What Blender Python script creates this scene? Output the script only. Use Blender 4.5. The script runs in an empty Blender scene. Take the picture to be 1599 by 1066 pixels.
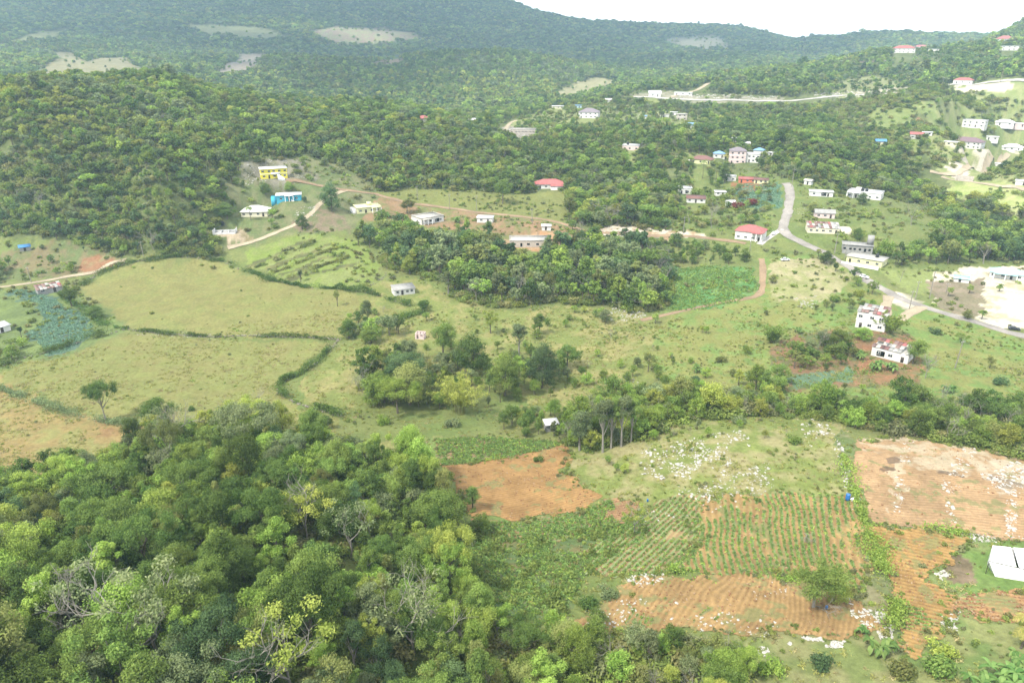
import bpy, math, random
import numpy as np
from mathutils import Vector, Matrix

# ------------------------------------------------------------------ camera, world, sun, exposure
SC = bpy.context.scene
COL = SC.collection
CAMZ, PITCH, FPX = 105.0, math.radians(22.0), 1110.0
cam_d = bpy.data.cameras.new('camera'); cam = bpy.data.objects.new('camera', cam_d); COL.objects.link(cam)
cam_d.sensor_width = 36.0; cam_d.lens = 36.0 * FPX / 1599.0
cam_d.clip_start = 1.0; cam_d.clip_end = 30000.0
cam.location = (0, 0, CAMZ); cam.rotation_euler = (math.pi / 2 - PITCH, 0, 0)
SC.camera = cam
SUN_EL, SUN_AZ = math.radians(54), math.radians(-128)
W = bpy.data.worlds.new("World"); SC.world = W; W.use_nodes = True
nt = W.node_tree; nt.nodes.clear()
sky = nt.nodes.new('ShaderNodeTexSky'); sky.sky_type = 'NISHITA'; sky.sun_disc = False
sky.sun_elevation = SUN_EL; sky.sun_rotation = SUN_AZ; sky.air_density = 1.0; sky.dust_density = 2.5
bg1 = nt.nodes.new('ShaderNodeBackground'); bg1.inputs[1].default_value = 0.12
nt.links.new(sky.outputs[0], bg1.inputs[0])
# thin bright cloud deck mixed over the blue
tc = nt.nodes.new('ShaderNodeTexCoord'); nz = nt.nodes.new('ShaderNodeTexNoise'); nz.inputs['Scale'].default_value = 2.2
nz.inputs['Detail'].default_value = 6; nt.links.new(tc.outputs['Generated'], nz.inputs['Vector'])
rp = nt.nodes.new('ShaderNodeValToRGB'); rp.color_ramp.elements[0].position = .30; rp.color_ramp.elements[0].color = (.62, .62, .62, 1)
rp.color_ramp.elements[1].position = .55; rp.color_ramp.elements[1].color = (1, 1, 1, 1)
nt.links.new(nz.outputs[0], rp.inputs[0])
bg2 = nt.nodes.new('ShaderNodeBackground'); bg2.inputs[0].default_value = (.96, .98, 1, 1); bg2.inputs[1].default_value = 1.22
mx = nt.nodes.new('ShaderNodeMixShader'); nt.links.new(rp.outputs[0], mx.inputs[0])
nt.links.new(bg1.outputs[0], mx.inputs[1]); nt.links.new(bg2.outputs[0], mx.inputs[2])
wo = nt.nodes.new('ShaderNodeOutputWorld'); nt.links.new(mx.outputs[0], wo.inputs[0])
sun_d = bpy.data.lights.new('sun', 'SUN'); sun_d.energy = 3.8; sun_d.angle = math.radians(5); sun_d.color = (1, .945, .84)
sun = bpy.data.objects.new('sun', sun_d); COL.objects.link(sun)
sdir = Vector((math.sin(SUN_AZ) * math.cos(SUN_EL), math.cos(SUN_AZ) * math.cos(SUN_EL), math.sin(SUN_EL)))
sun.rotation_euler = sdir.to_track_quat('Z', 'Y').to_euler(); sun.location = (0, 0, 400)
SC.view_settings.view_transform = 'Standard'; SC.view_settings.look = 'None'
SC.view_settings.exposure = 1.12; SC.view_settings.gamma = 1.0
SC.render.engine = 'CYCLES'
cy = SC.cycles
cy.max_bounces = 6; cy.diffuse_bounces = 3; cy.glossy_bounces = 2; cy.transmission_bounces = 3; cy.volume_bounces = 1
cy.use_denoising = True
HAZE_DENSITY = 0.00014

RNG = np.random.default_rng(7); R = random.Random(11)

# ------------------------------------------------------------------ helpers
def lin(c):
    c = np.asarray(c, float) / 255.0
    c = c * .88 + (c @ np.array([.3, .59, .11])) * .12
    return np.where(c <= .04045, c / 12.92, ((c + .055) / 1.055) ** 2.4)
def S(r, g, b, k=0.35):                      # real albedo from a colour as the eye reads it in daylight
    return tuple(float(v) for v in lin((r, g, b)) * k)
_T = [np.random.default_rng(100 + i).random((256, 256)) for i in range(8)]
def vn(x, y, seed=0):
    t = _T[seed % 8]; x = np.asarray(x, float); y = np.asarray(y, float)
    xi = np.floor(x).astype(int); yi = np.floor(y).astype(int); fx = x - xi; fy = y - yi
    fx = fx * fx * (3 - 2 * fx); fy = fy * fy * (3 - 2 * fy)
    a = t[xi & 255, yi & 255]; b = t[(xi + 1) & 255, yi & 255]; c = t[xi & 255, (yi + 1) & 255]; d = t[(xi + 1) & 255, (yi + 1) & 255]
    return (a * (1 - fx) + b * fx) * (1 - fy) + (c * (1 - fx) + d * fx) * fy
def fbm(x, y, sc, oct=4, seed=0):            # -1..1, sc = size of the largest feature in metres
    s = 0; a = 1; n = 0; f = 1.0 / sc
    for i in range(oct):
        s = s + a * (vn(x * f + 17 * i, y * f - 31 * i, seed + i) * 2 - 1); n += a; a *= .5; f *= 2.03
    return s / n * 1.4

def ray(px, py):
    x, y = (px - 799.5) / FPX, (533.0 - py) / FPX
    return x, math.cos(PITCH) + y * math.sin(PITCH), -math.sin(PITCH) + y * math.cos(PITCH)
def project(x, y, z):
    dz = z - CAMZ; fwd = y * math.cos(PITCH) - dz * math.sin(PITCH); up = y * math.sin(PITCH) + dz * math.cos(PITCH)
    fwd = np.maximum(fwd, 1e-3)
    return 799.5 + FPX * x / fwd, 533 - FPX * up / fwd

# ------------------------------------------------------------------ terrain: heights known at points, smoothly joined
ctl = []
def cz(row, *pz):                             # (px, z) along an image row
    for px, z in pz:
        dx, dy, dz = ray(px, row); t = (z - CAMZ) / dz; ctl.append((dx * t, dy * t, z))
def cd(px, py, d):                            # seen point at a ground distance d
    dx, dy, dz = ray(px, py); h = math.hypot(dx, dy); t = d / h; ctl.append((dx * t, dy * t, CAMZ + dz * t))
def ch(px, d, z):                             # hidden ground
    a = math.atan2((px - 799.5) / FPX, math.cos(PITCH) + .3 * math.sin(PITCH)); ctl.append((math.sin(a) * d, math.cos(a) * d, z))
cz(1066, (-300, 26), (0, 25), (300, 25), (600, 20), (850, 14), (1100, 14), (1350, 15), (1599, 16), (1900, 18))
cz(960, (0, 24), (300, 24), (600, 17), (900, 10), (1200, 12), (1599, 14))
cz(860, (-200, 14), (0, 15), (250, 20), (450, 19), (650, 10), (800, 6), (1000, 8), (1300, 10), (1599, 12.5), (1850, 14))
cz(760, (-200, 2), (0, 3), (160, 7), (320, 13), (500, 12), (650, 7), (740, 4), (850, 4), (1000, 7), (1150, 10), (1320, 10.5), (1599, 12), (1900, 13))
cz(690, (-200, 0), (0, 0), (200, 1), (330, 5), (450, 6), (570, 3), (700, 2), (860, 2), (1000, 6), (1150, 10), (1300, 9.5), (1500, 10), (1750, 10))
cz(620, (-200, 0), (100, 0), (400, 0), (700, 0), (850, -2), (1000, 0), (1200, 2), (1400, 2), (1599, 1), (1900, 2))
cz(540, (-300, -1), (0, 0), (300, 0), (600, 1), (800, -1), (1000, -1), (1200, 1), (1360, 2), (1599, 0), (1900, 0))
cz(470, (-300, 0), (0, 1), (300, 1.5), (600, 3), (800, 2), (1000, 0), (1200, 2), (1400, 3), (1599, 2), (1900, 3))
cz(410, (-300, 6), (0, 5), (130, 5), (300, 4), (480, 7), (640, 6), (800, 5), (1000, 4), (1170, 7), (1300, 7.5), (1450, 4), (1599, 4), (1900, 8))
cz(365, (-200, 14), (0, 13), (200, 16), (380, 13), (560, 13), (800, 11), (1000, 10), (1170, 12), (1300, 13), (1450, 13), (1580, 6))
cz(310, (-200, 28), (0, 28), (200, 30), (400, 26), (600, 20), (800, 17), (1000, 19), (1180, 19), (1300, 20), (1450, 14), (1560, -2), (1750, -2))
cz(270, (0, 42), (220, 44), (428, 37), (600, 30), (850, 24), (1000, 24), (1150, 25), (1350, 27), (1490, 6), (1599, 0), (1750, 0))
for p in [(0, 200, 530), (200, 190, 545), (350, 200, 560), (500, 215, 560), (700, 225, 560), (900, 225, 590), (1080, 235, 590), (1270, 235, 570),
          (1400, 240, 640), (1500, 225, 690), (1599, 230, 690), (1480, 180, 790), (1350, 190, 740), (1200, 200, 740),
          (-200, 140, 680), (0, 137, 670), (100, 130, 680), (200, 124, 690), (280, 126, 690), (330, 146, 680), (400, 162, 650), (560, 168, 690), (690, 192, 650),
          (735, 190, 790), (812, 206, 690), (920, 183, 760), (602, 168, 740), (870, 168, 900), (1000, 190, 740), (1060, 186, 760),
          (1025, 150, 900), (1080, 158, 880), (1225, 160, 870), (1330, 151, 900), (1430, 142, 930), (1520, 132, 950), (1599, 132, 930), (1800, 140, 930),
          (1120, 130, 980), (1230, 133, 980), (1350, 120, 1100), (1450, 110, 1100), (1599, 100, 1120), (1170, 122, 1050),
          (0, 115, 1300), (150, 108, 1300), (210, 112, 1250), (0, 92, 1600), (200, 92, 1600), (-300, 90, 1600),
          (340, 108, 1400), (450, 92, 1450), (560, 103, 1450), (640, 97, 1500), (780, 84, 1550), (880, 100, 1500), (930, 126, 1350),
          (450, 130, 1250), (700, 150, 1150), (850, 152, 1120), (910, 142, 1250), (990, 140, 1150),
          (-300, 60, 2000), (0, 62, 2000), (200, 65, 2000), (370, 72, 2050), (600, 75, 2150), (760, 79, 2300), (900, 84, 2300), (1000, 92, 2200), (1100, 102, 1900), (1190, 104, 1800),
          (-300, 40, 2250), (0, 35, 2350), (200, 32, 2350), (400, 36, 2400), (600, 45, 2450), (800, 45, 2600), (950, 60, 2600), (1100, 74, 2500),
          (-300, 0, 2850), (0, 0, 2900), (400, 0, 2950), (700, 0, 3000), (-300, -60, 3500), (0, -60, 3500), (400, -55, 3500), (650, -32, 3400),
          (790, 7, 3150), (870, 30, 3150), (940, 38, 3150), (1010, 43, 3200), (1080, 46, 3200), (1150, 47, 3250), (1210, 64, 3250), (1260, 76, 3200), (1300, 80, 3200),
          (1230, 112, 1280), (1300, 101, 1300), (1360, 86, 1320), (1420, 82, 1330), (1500, 80, 1380), (1599, 60, 1450), (1700, 50, 1450), (1560, 70, 1420),
          (1350, 62, 2600), (1410, 52, 2700), (1470, 58, 2700), (1530, 56, 2700), (1599, 40, 1700), (1700, 38, 1700)]:
    cd(*p)
for p in [(0, 850, 55), (200, 850, 55), (400, 830, 45), (0, 1050, 60), (200, 1050, 55), (350, 1050, 45), (500, 950, 32), (650, 950, 30), (700, 1000, 30),
          (450, 1700, 75), (600, 1800, 72), (800, 1850, 75), (950, 1650, 68), (1100, 1450, 60), (1200, 1500, 62), (1300, 1700, 70), (1450, 1750, 80), (1600, 2100, 90), (1400, 2100, 90),
          (1250, 2100, 80), (900, 3800, 100), (1200, 3900, 90), (1500, 3300, 90), (1700, 3300, 90), (500, 4200, 480), (0, 4200, 480), (-300, 4200, 450),
          (700, 4200, 380), (300, 6500, 300), (1000, 6500, 60), (1500, 6500, 60), (-200, 45, 30), (600, 45, 22), (1000, 40, 15), (1800, 45, 18), (800, 15, 16), (200, 15, 25), (1500, 15, 16)]:
    ch(*p)
ctl = np.array(ctl)
def lp(x, y): return np.arctan2(x, y), np.log(np.hypot(x, y))
cu, cv = lp(ctl[:, 0], ctl[:, 1]); cq = ctl[:, 2] / np.hypot(ctl[:, 0], ctl[:, 1])
def ker(d2): return np.where(d2 > 1e-12, .5 * d2 * np.log(np.maximum(d2, 1e-12)), 0.0)
US = 1.6
n = len(ctl); K = ker((US * (cu[:, None] - cu[None])) ** 2 + (cv[:, None] - cv[None]) ** 2) + np.eye(n) * 2e-4
P = np.stack([np.ones(n), US * cu, cv], 1)
sol = np.linalg.solve(np.block([[K, P], [P.T, np.zeros((3, 3))]]), np.concatenate([cq, np.zeros(3)]))
def tps(u, v):
    out = np.zeros_like(u)
    for i in range(n): out += sol[i] * ker((US * (u - cu[i])) ** 2 + (v - cv[i]) ** 2)
    return out + sol[n] + sol[n + 1] * US * u + sol[n + 2] * v
AZ0, AZ1, NA = math.radians(-58), math.radians(58), 1040
L0, L1, NR = math.log(14.0), math.log(5600.0), 960
ca = np.linspace(AZ0, AZ1, 200); cl = np.linspace(L0, L1, 220)
cu2, cv2 = np.meshgrid(ca, cl, indexing='ij'); Q = tps(cu2, cv2)
ga = np.linspace(AZ0, AZ1, NA); gl = np.linspace(L0, L1, NR)
fi = np.clip((ga - AZ0) / (AZ1 - AZ0) * 199, 0, 198.999); fj = np.clip((gl - L0) / (L1 - L0) * 219, 0, 218.999)
def cub(A, f, ax):                            # Catmull-Rom resampling
    i = f.astype(int); t = f - i; m = A.shape[ax] - 1
    g = lambda k: np.take(A, np.clip(i + k, 0, m), axis=ax)
    sh = [1, 1]; sh[ax] = -1; t = t.reshape(sh)
    return g(0) + .5 * t * (g(1) - g(-1) + t * (2 * g(-1) - 5 * g(0) + 4 * g(1) - g(2) + t * (3 * (g(0) - g(1)) + g(2) - g(-1))))
Qf = cub(cub(Q, fi, 0), fj, 1)
GA, GL = np.meshgrid(ga, gl, indexing='ij'); GR = np.exp(GL)
GX, GY = np.sin(GA) * GR, np.cos(GA) * GR
GZ = Qf * GR
GZ += fbm(GX, GY, 28, 4, 1) * np.clip(GR / 220, .25, 1.6) * .55
far = np.clip((GR - 1100) / 900, 0, 1)
rid = 1 - np.abs(fbm(GX, GY, 420, 4, 5)); GZ += far * (rid - .6) * 26
GZ += np.clip((GR - 700) / 500, 0, 1) * fbm(GX, GY, 140, 3, 2) * 5
def Hf(x, y):
    a, l = lp(np.asarray(x, float), np.asarray(y, float))
    i = np.clip((a - AZ0) / (AZ1 - AZ0) * (NA - 1), 0, NA - 1.001); j = np.clip((l - L0) / (L1 - L0) * (NR - 1), 0, NR - 1.001)
    ii = i.astype(int); jj = j.astype(int); u = i - ii; v = j - jj
    return (GZ[ii, jj] * (1 - u) + GZ[ii + 1, jj] * u) * (1 - v) + (GZ[ii, jj + 1] * (1 - u) + GZ[ii + 1, jj + 1] * u) * v
_ts = np.exp(np.linspace(math.log(30), math.log(5500), 1500))
def G(px, py, dmin=30):                       # where the photo's line of sight meets the ground
    dx, dy, dz = ray(px, py); h = math.hypot(dx, dy); t = _ts[_ts >= dmin] / h
    g = CAMZ + dz * t - Hf(dx * t, dy * t); k = np.argmax(g < 0)
    if g[k] >= 0: k = len(t) - 1
    if k > 0 and g[k] < 0:
        f = g[k - 1] / (g[k - 1] - g[k]); tt = t[k - 1] + f * (t[k] - t[k - 1])
    else: tt = t[k]
    x, y = dx * tt, dy * tt
    return np.array((x, y, float(Hf(x, y))))
def GP(pts): return np.array([G(*p)[:2] if p[0] != 'w' else p[1:3] for p in pts])
def inpoly(x, y, poly):
    x = np.asarray(x); y = np.asarray(y); r = np.zeros(x.shape, bool)
    m = (x >= poly[:, 0].min()) & (x <= poly[:, 0].max()) & (y >= poly[:, 1].min()) & (y <= poly[:, 1].max())
    xs, ys = x[m], y[m]; s = np.zeros(xs.shape, bool)
    for i in range(len(poly)):
        x1, y1 = poly[i]; x2, y2 = poly[i - 1]
        if y1 == y2: continue
        s ^= ((ys < y1) != (ys < y2)) & (xs < (x2 - x1) * (ys - y1) / (y2 - y1) + x1)
    r[m] = s; return r
# ------------------------------------------------------------------ materials
def mat(name, col, rough=.85, spec=.2, noise=None, metal=0.0):
    """plain procedural material; noise = (scale, strength) mottles the colour"""
    m = bpy.data.materials.new(name); m.use_nodes = True; t = m.node_tree; b = t.nodes['Principled BSDF']
    b.inputs['Base Color'].default_value = (*col, 1); b.inputs['Roughness'].default_value = rough
    b.inputs['Specular IOR Level'].default_value = spec; b.inputs['Metallic'].default_value = metal
    if noise:
        tc = t.nodes.new('ShaderNodeTexCoord'); n = t.nodes.new('ShaderNodeTexNoise'); n.inputs['Scale'].default_value = noise[0]; n.inputs['Detail'].default_value = 5
        n.inputs['Roughness'].default_value = .65
        t.links.new(tc.outputs['Object'], n.inputs['Vector'])
        r = t.nodes.new('ShaderNodeMapRange'); r.inputs[1].default_value = .3; r.inputs[2].default_value = .7
        r.inputs[3].default_value = 1 - noise[1]; r.inputs[4].default_value = 1 + noise[1] * .4; t.links.new(n.outputs[0], r.inputs[0])
        x = t.nodes.new('ShaderNodeMix'); x.data_type = 'RGBA'; x.blend_type = 'MULTIPLY'; x.inputs[0].default_value = 1
        x.inputs[6].default_value = (*col, 1); t.links.new(r.outputs[0], x.inputs[7]); t.links.new(x.outputs[2], b.inputs['Base Color'])
    return m
def vcol_mat(name, attr='col', scales=((.9, .24), (.12, .13), (6.0, .2)), bump=.35):
    """ground: colour from the painted attribute, broken up by noise of several sizes, with bump"""
    m = bpy.data.materials.new(name); m.use_nodes = True; t = m.node_tree; b = t.nodes['Principled BSDF']
    b.inputs['Roughness'].default_value = .95; b.inputs['Specular IOR Level'].default_value = .1
    a = t.nodes.new('ShaderNodeAttribute'); a.attribute_name = attr
    tc = t.nodes.new('ShaderNodeTexCoord'); cur = a.outputs[0]; first = None
    for i, (s, k) in enumerate(scales):
        n = t.nodes.new('ShaderNodeTexNoise'); n.inputs['Scale'].default_value = s; n.inputs['Detail'].default_value = 4; n.inputs['Roughness'].default_value = .6
        t.links.new(tc.outputs['Object'], n.inputs['Vector'])
        r = t.nodes.new('ShaderNodeMapRange'); r.inputs[1].default_value = .28; r.inputs[2].default_value = .72
        r.inputs[3].default_value = 1 - k; r.inputs[4].default_value = 1 + k; t.links.new(n.outputs[0], r.inputs[0])
        x = t.nodes.new('ShaderNodeMix'); x.data_type = 'RGBA'; x.blend_type = 'MULTIPLY'; x.inputs[0].default_value = 1
        t.links.new(cur, x.inputs[6]); t.links.new(r.outputs[0], x.inputs[7]); cur = x.outputs[2]; first = first or n
    t.links.new(cur, b.inputs['Base Color'])
    bp = t.nodes.new('ShaderNodeBump'); bp.inputs['Strength'].default_value = bump; bp.inputs['Distance'].default_value = .5
    t.links.new(first.outputs[0], bp.inputs['Height']); t.links.new(bp.outputs[0], b.inputs['Normal'])
    return m
def leaf_mat(name, c1, c2, hue=.016, val=.32, trans=.42):
    c1 = tuple(v * f for v, f in zip(c1, (2.2, 2.15, 1.9))); c2 = tuple(v * f for v, f in zip(c2, (2.2, 2.15, 1.9)))
    """leaves: two tones by leaf, a shift of hue and value by plant, light through the blade"""
    m = bpy.data.materials.new(name); m.use_nodes = True; t = m.node_tree; t.nodes.clear()
    at = t.nodes.new('ShaderNodeAttribute'); at.attribute_name = 'tone'
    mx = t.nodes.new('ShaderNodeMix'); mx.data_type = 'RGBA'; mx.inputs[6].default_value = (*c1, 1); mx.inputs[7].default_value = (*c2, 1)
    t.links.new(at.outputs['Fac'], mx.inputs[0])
    oi = t.nodes.new('ShaderNodeObjectInfo')
    hs = t.nodes.new('ShaderNodeHueSaturation')
    r1 = t.nodes.new('ShaderNodeMapRange'); r1.inputs[3].default_value = .5 - hue; r1.inputs[4].default_value = .5 + hue * .5; t.links.new(oi.outputs['Random'], r1.inputs[0])
    mu = t.nodes.new('ShaderNodeMath'); mu.operation = 'MULTIPLY'; mu.inputs[1].default_value = 7.31; t.links.new(oi.outputs['Random'], mu.inputs[0])
    fr = t.nodes.new('ShaderNodeMath'); fr.operation = 'FRACT'; t.links.new(mu.outputs[0], fr.inputs[0])
    r2 = t.nodes.new('ShaderNodeMapRange'); r2.inputs[3].default_value = 1 - val; r2.inputs[4].default_value = 1 + val; t.links.new(fr.outputs[0], r2.inputs[0])
    t.links.new(r1.outputs[0], hs.inputs['Hue']); t.links.new(r2.outputs[0], hs.inputs['Value']); t.links.new(mx.outputs[2], hs.inputs['Color'])
    d = t.nodes.new('ShaderNodeBsdfDiffuse'); tr = t.nodes.new('ShaderNodeBsdfTranslucent'); ms = t.nodes.new('ShaderNodeMixShader'); ms.inputs[0].default_value = trans
    t.links.new(hs.outputs[0], d.inputs[0]); t.links.new(hs.outputs[0], tr.inputs[0]); t.links.new(d.outputs[0], ms.inputs[1]); t.links.new(tr.outputs[0], ms.inputs[2])
    o = t.nodes.new('ShaderNodeOutputMaterial'); t.links.new(ms.outputs[0], o.inputs[0])
    return m
def tag(o, label=None, cat=None, group=None, kind=None):
    if label: o['label'] = label
    if cat: o['category'] = cat
    if group: o['group'] = group
    if kind: o['kind'] = kind
    return o
def quads_mesh(name, co, q, attrs=None, m=None, smooth=False):
    me = bpy.data.meshes.new(name); co = np.asarray(co, np.float32).reshape(-1, 3); q = np.asarray(q, np.int32); k = q.shape[1]
    me.vertices.add(len(co)); me.vertices.foreach_set('co', co.ravel())
    me.loops.add(q.size); me.loops.foreach_set('vertex_index', q.ravel())
    me.polygons.add(len(q)); me.polygons.foreach_set('loop_start', np.arange(0, q.size, k, dtype=np.int32)); me.polygons.foreach_set('loop_total', np.full(len(q), k, np.int32))
    if smooth: me.polygons.foreach_set('use_smooth', np.ones(len(q), bool))
    for an, v in (attrs or {}).items():
        v = np.asarray(v, np.float32)
        if v.ndim == 2:
            if v.shape[1] == 3: v = np.concatenate([v, np.ones((len(v), 1), np.float32)], 1)
            a = me.attributes.new(an, 'FLOAT_COLOR', 'POINT'); a.data.foreach_set('color', v.ravel())
        else:
            a = me.attributes.new(an, 'FLOAT', 'POINT'); a.data.foreach_set('value', v)
    if m: me.materials.append(m)
    me.update(); me.validate() if False else None
    return me
def link(name, me, parent=None, loc=None):
    o = bpy.data.objects.new(name, me); COL.objects.link(o)
    if parent: o.parent = parent
    if loc is not None: o.location = loc
    return o

# ------------------------------------------------------------------ land cover painted on the ground sheet
GXYs = (GX, GY); amp = GR * .007
JX = GX + fbm(GX, GY, 9, 3, 3) * amp + fbm(GX, GY, 2.5, 2, 4) * amp * .35; JY = GY + fbm(GX, GY, 9, 3, 6) * amp * 1.6 + fbm(GX, GY, 2.5, 2, 7) * amp * .5
CA = np.zeros(GX.shape + (3,)); TD = np.zeros(GX.shape, np.float32)   # colour, tree density is kept per polygon
N10 = fbm(GX, GY, 11, 4, 2); N3 = fbm(GX, GY, 3.2, 3, 5); N40 = fbm(GX, GY, 45, 3, 1)
def blend(c1, c2, w): return np.array(c1) * (1 - w[..., None]) + np.array(c2) * w[..., None]
def sm(x, a, b): t = np.clip((x - a) / (b - a), 0, 1); return t * t * (3 - 2 * t)
base = blend(S(156, 164, 88), S(134, 152, 76), sm(N10 * .6 + N3 * .5, -.4, .4)); base = base * .75 + blend(S(165, 165, 110), S(120, 150, 80), sm(N40, -.4, .4)) * .25
CA[:] = base
def widen(pts):
    # clearings seen across the tops of tall trees are larger on the ground than they look
    a = [p for p in pts if p[0] != 'w']; cx_, cy_ = sum(p[0] for p in a) / len(a), sum(p[1] for p in a) / len(a)
    if len(a) != len(pts) or cy_ > 116 or max(p[1] for p in a) - min(p[1] for p in a) > 50: return pts
    return [(cx_ + (p[0] - cx_) * 1.12, p[1] + (8 if p[1] > cy_ else -1)) for p in pts]
def paint(pts, c1, c2=None, w=0.0, spread=.35, poly=None):
    """c1 with patches of c2 (w>0: more of it)"""
    pl = GP(widen(pts)) if poly is None else poly
    m = inpoly(JX, JY, pl)
    if c2 is None: c2 = tuple(v * .8 for v in c1)
    n = (N10 * .5 + N3 * .6)[m]; CA[m] = blend(c1, c2, sm(n, -spread - w, spread - w))
    return pl
FLOOR = (S(118, 134, 72), S(138, 148, 88))
CUT = [(-600, 415), (-100, 380), (0, 372), (130, 388), (200, 402), (300, 402), (345, 398), (360, 380), (470, 350), (600, 300), (880, 300), (880, 365), (1160, 375), (1220, 300), (1440, 320), (1500, 395), (1800, 400), ('w', 6000, 1500), ('w', 6000, 8900), ('w', -6000, 8900), ('w', -6000, 800)]
paint(CUT, *FLOOR)
PAST = S(170, 167, 96); PAST2 = S(156, 162, 88); DRY = S(190, 166, 102); RED = S(186, 126, 82); ORG = S(196, 146, 98); BRI = S(156, 180, 80); CHALK = S(236, 224, 200, .46); LIME = S(225, 218, 205, .5)
paint([(118, 448), (165, 430), (205, 411), (300, 406), (350, 412), (440, 440), (520, 452), (600, 470), (640, 490), (600, 512), (530, 527), (380, 524), (210, 517), (165, 485)], PAST, PAST2, -.1)
paint([(205, 522), (380, 530), (515, 537), (480, 570), (432, 602), (470, 640), (530, 655), (520, 690), (400, 690), (230, 690), (140, 650), (20, 600), (0, 580), (110, 550)], PAST, PAST2, .05)
paint([(-200, 560), (0, 575), (20, 602), (70, 628), (140, 655), (240, 668), (330, 690), (300, 740), (200, 760), (60, 775), (0, 780), (-200, 800)], DRY, PAST, -.1)
paint([(150, 665), (225, 668), (250, 695), (200, 705), (150, 690)], S(192, 150, 98), DRY, .3)
paint([(600, 480), (640, 490), (600, 520), (540, 530), (470, 600), (480, 640), (600, 640), (700, 600), (900, 640), (1000, 600), (1100, 560), (1000, 490), (900, 470), (800, 490), (700, 460), (640, 430), (560, 450)], S(154, 168, 86), S(178, 172, 104), -.1)
paint([(0, 452), (100, 455), (170, 490), (200, 515), (120, 550), (0, 575), (-200, 560), (-200, 450)], S(150, 172, 95), S(128, 148, 85), 0)
CAB = paint([(15, 453), (60, 455), (100, 478), (140, 500), (150, 522), (105, 548), (75, 555), (60, 530), (40, 525), (68, 500), (60, 475), (35, 465)], S(120, 152, 128), S(98, 130, 112), 0)
paint([(-150, 400), (0, 395), (60, 380), (130, 385), (200, 398), (190, 410), (130, 430), (0, 440), (-150, 450)], S(165, 150, 105), S(128, 145, 85), .0)
paint([(130, 402), (195, 400), (200, 408), (160, 424), (120, 428)], S(195, 140, 100), S(170, 160, 110), -.1)
paint([(378, 392), (480, 362), (565, 378), (600, 415), (570, 450), (520, 452), (440, 435), (390, 415)], BRI, S(160, 172, 95), -.05)
for k in range(4): paint([(385 + 22 * k, 412 + 8 * k), (490 + 22 * k, 372 + 12 * k), (496 + 22 * k, 374 + 12 * k), (392 + 22 * k, 416 + 8 * k)], S(120, 125, 75), S(150, 150, 90), -.2)
paint([(332, 345), (345, 300), (370, 250), (430, 243), (520, 255), (600, 300), (560, 345), (490, 352), (400, 380), (350, 385)], S(160, 162, 110), S(128, 145, 85), -.05)
paint([(375, 285), (385, 250), (420, 246), (470, 250), (500, 280), (440, 290), (400, 290)], S(185, 178, 155), S(140, 140, 100), 0)
paint([(455, 345), (500, 320), (560, 350), (540, 362), (470, 360)], S(172, 152, 122), S(128, 140, 85), 0)
paint([(590, 298), (640, 292), (720, 297), (800, 302), (885, 296), (885, 348), (800, 338), (700, 325), (640, 318), (588, 306)], S(162, 166, 90), S(148, 156, 82), -.05)
paint([(590, 308), (700, 328), (800, 340), (890, 352), (890, 372), (720, 362), (640, 350), (560, 345)], S(150, 158, 92), S(185, 150, 110), .1)
paint([(1050, 285), (1100, 262), (1180, 270), (1230, 282), (1330, 290), (1380, 340), (1400, 430), (1300, 440), (1190, 400), (1050, 400), (1040, 370), (1060, 330)], S(156, 168, 90), S(132, 152, 78), 0)
paint([(1150, 288), (1218, 286), (1222, 325), (1180, 326), (1140, 318)], S(128, 162, 125), S(100, 145, 100), 0)
paint([(1140, 286), (1195, 286), (1200, 300), (1150, 300)], S(200, 142, 92), None)
paint([(1060, 420), (1110, 415), (1175, 418), (1185, 450), (1150, 472), (1080, 486), (1045, 484)], S(110, 170, 88), S(135, 172, 95), -.1)
paint([(1180, 402), (1300, 400), (1400, 452), (1599, 530), (1800, 600), (1800, 640), (1599, 625), (1440, 625), (1230, 620), (1120, 600), (1000, 585), (1040, 490), (1150, 475), (1190, 455)], S(168, 172, 92), S(136, 168, 82), -.05)
paint([(1200, 405), (1300, 405), (1330, 430), (1300, 470), (1210, 470), (1195, 430)], S(182, 186, 115), S(200, 190, 140), -.1)
paint([(1200, 540), (1260, 520), (1420, 520), (1445, 580), (1440, 605), (1220, 612)], S(180, 138, 100), S(118, 135, 78), .05)
paint([(1225, 595), (1330, 575), (1345, 590), (1240, 610)], S(130, 165, 125), None)
paint([(1345, 540), (1420, 525), (1440, 570), (1430, 600), (1330, 600)], S(196, 140, 98), S(150, 140, 90), -.1)
paint([(1440, 425), (1530, 418), (1700, 412), (1700, 520), (1560, 512), (1490, 490), (1455, 470)], CHALK, S(215, 205, 160), -.2)
paint([(1448, 440), (1530, 432), (1540, 470), (1525, 502), (1480, 485), (1455, 465)], S(190, 170, 142), S(160, 150, 115), 0)
paint([(1400, 455), (1440, 470), (1420, 490), (1385, 470)], CHALK, S(190, 185, 150), 0)
paint([(1370, 425), (1460, 412), (1450, 455), (1420, 455)], S(175, 190, 105), None)
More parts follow.
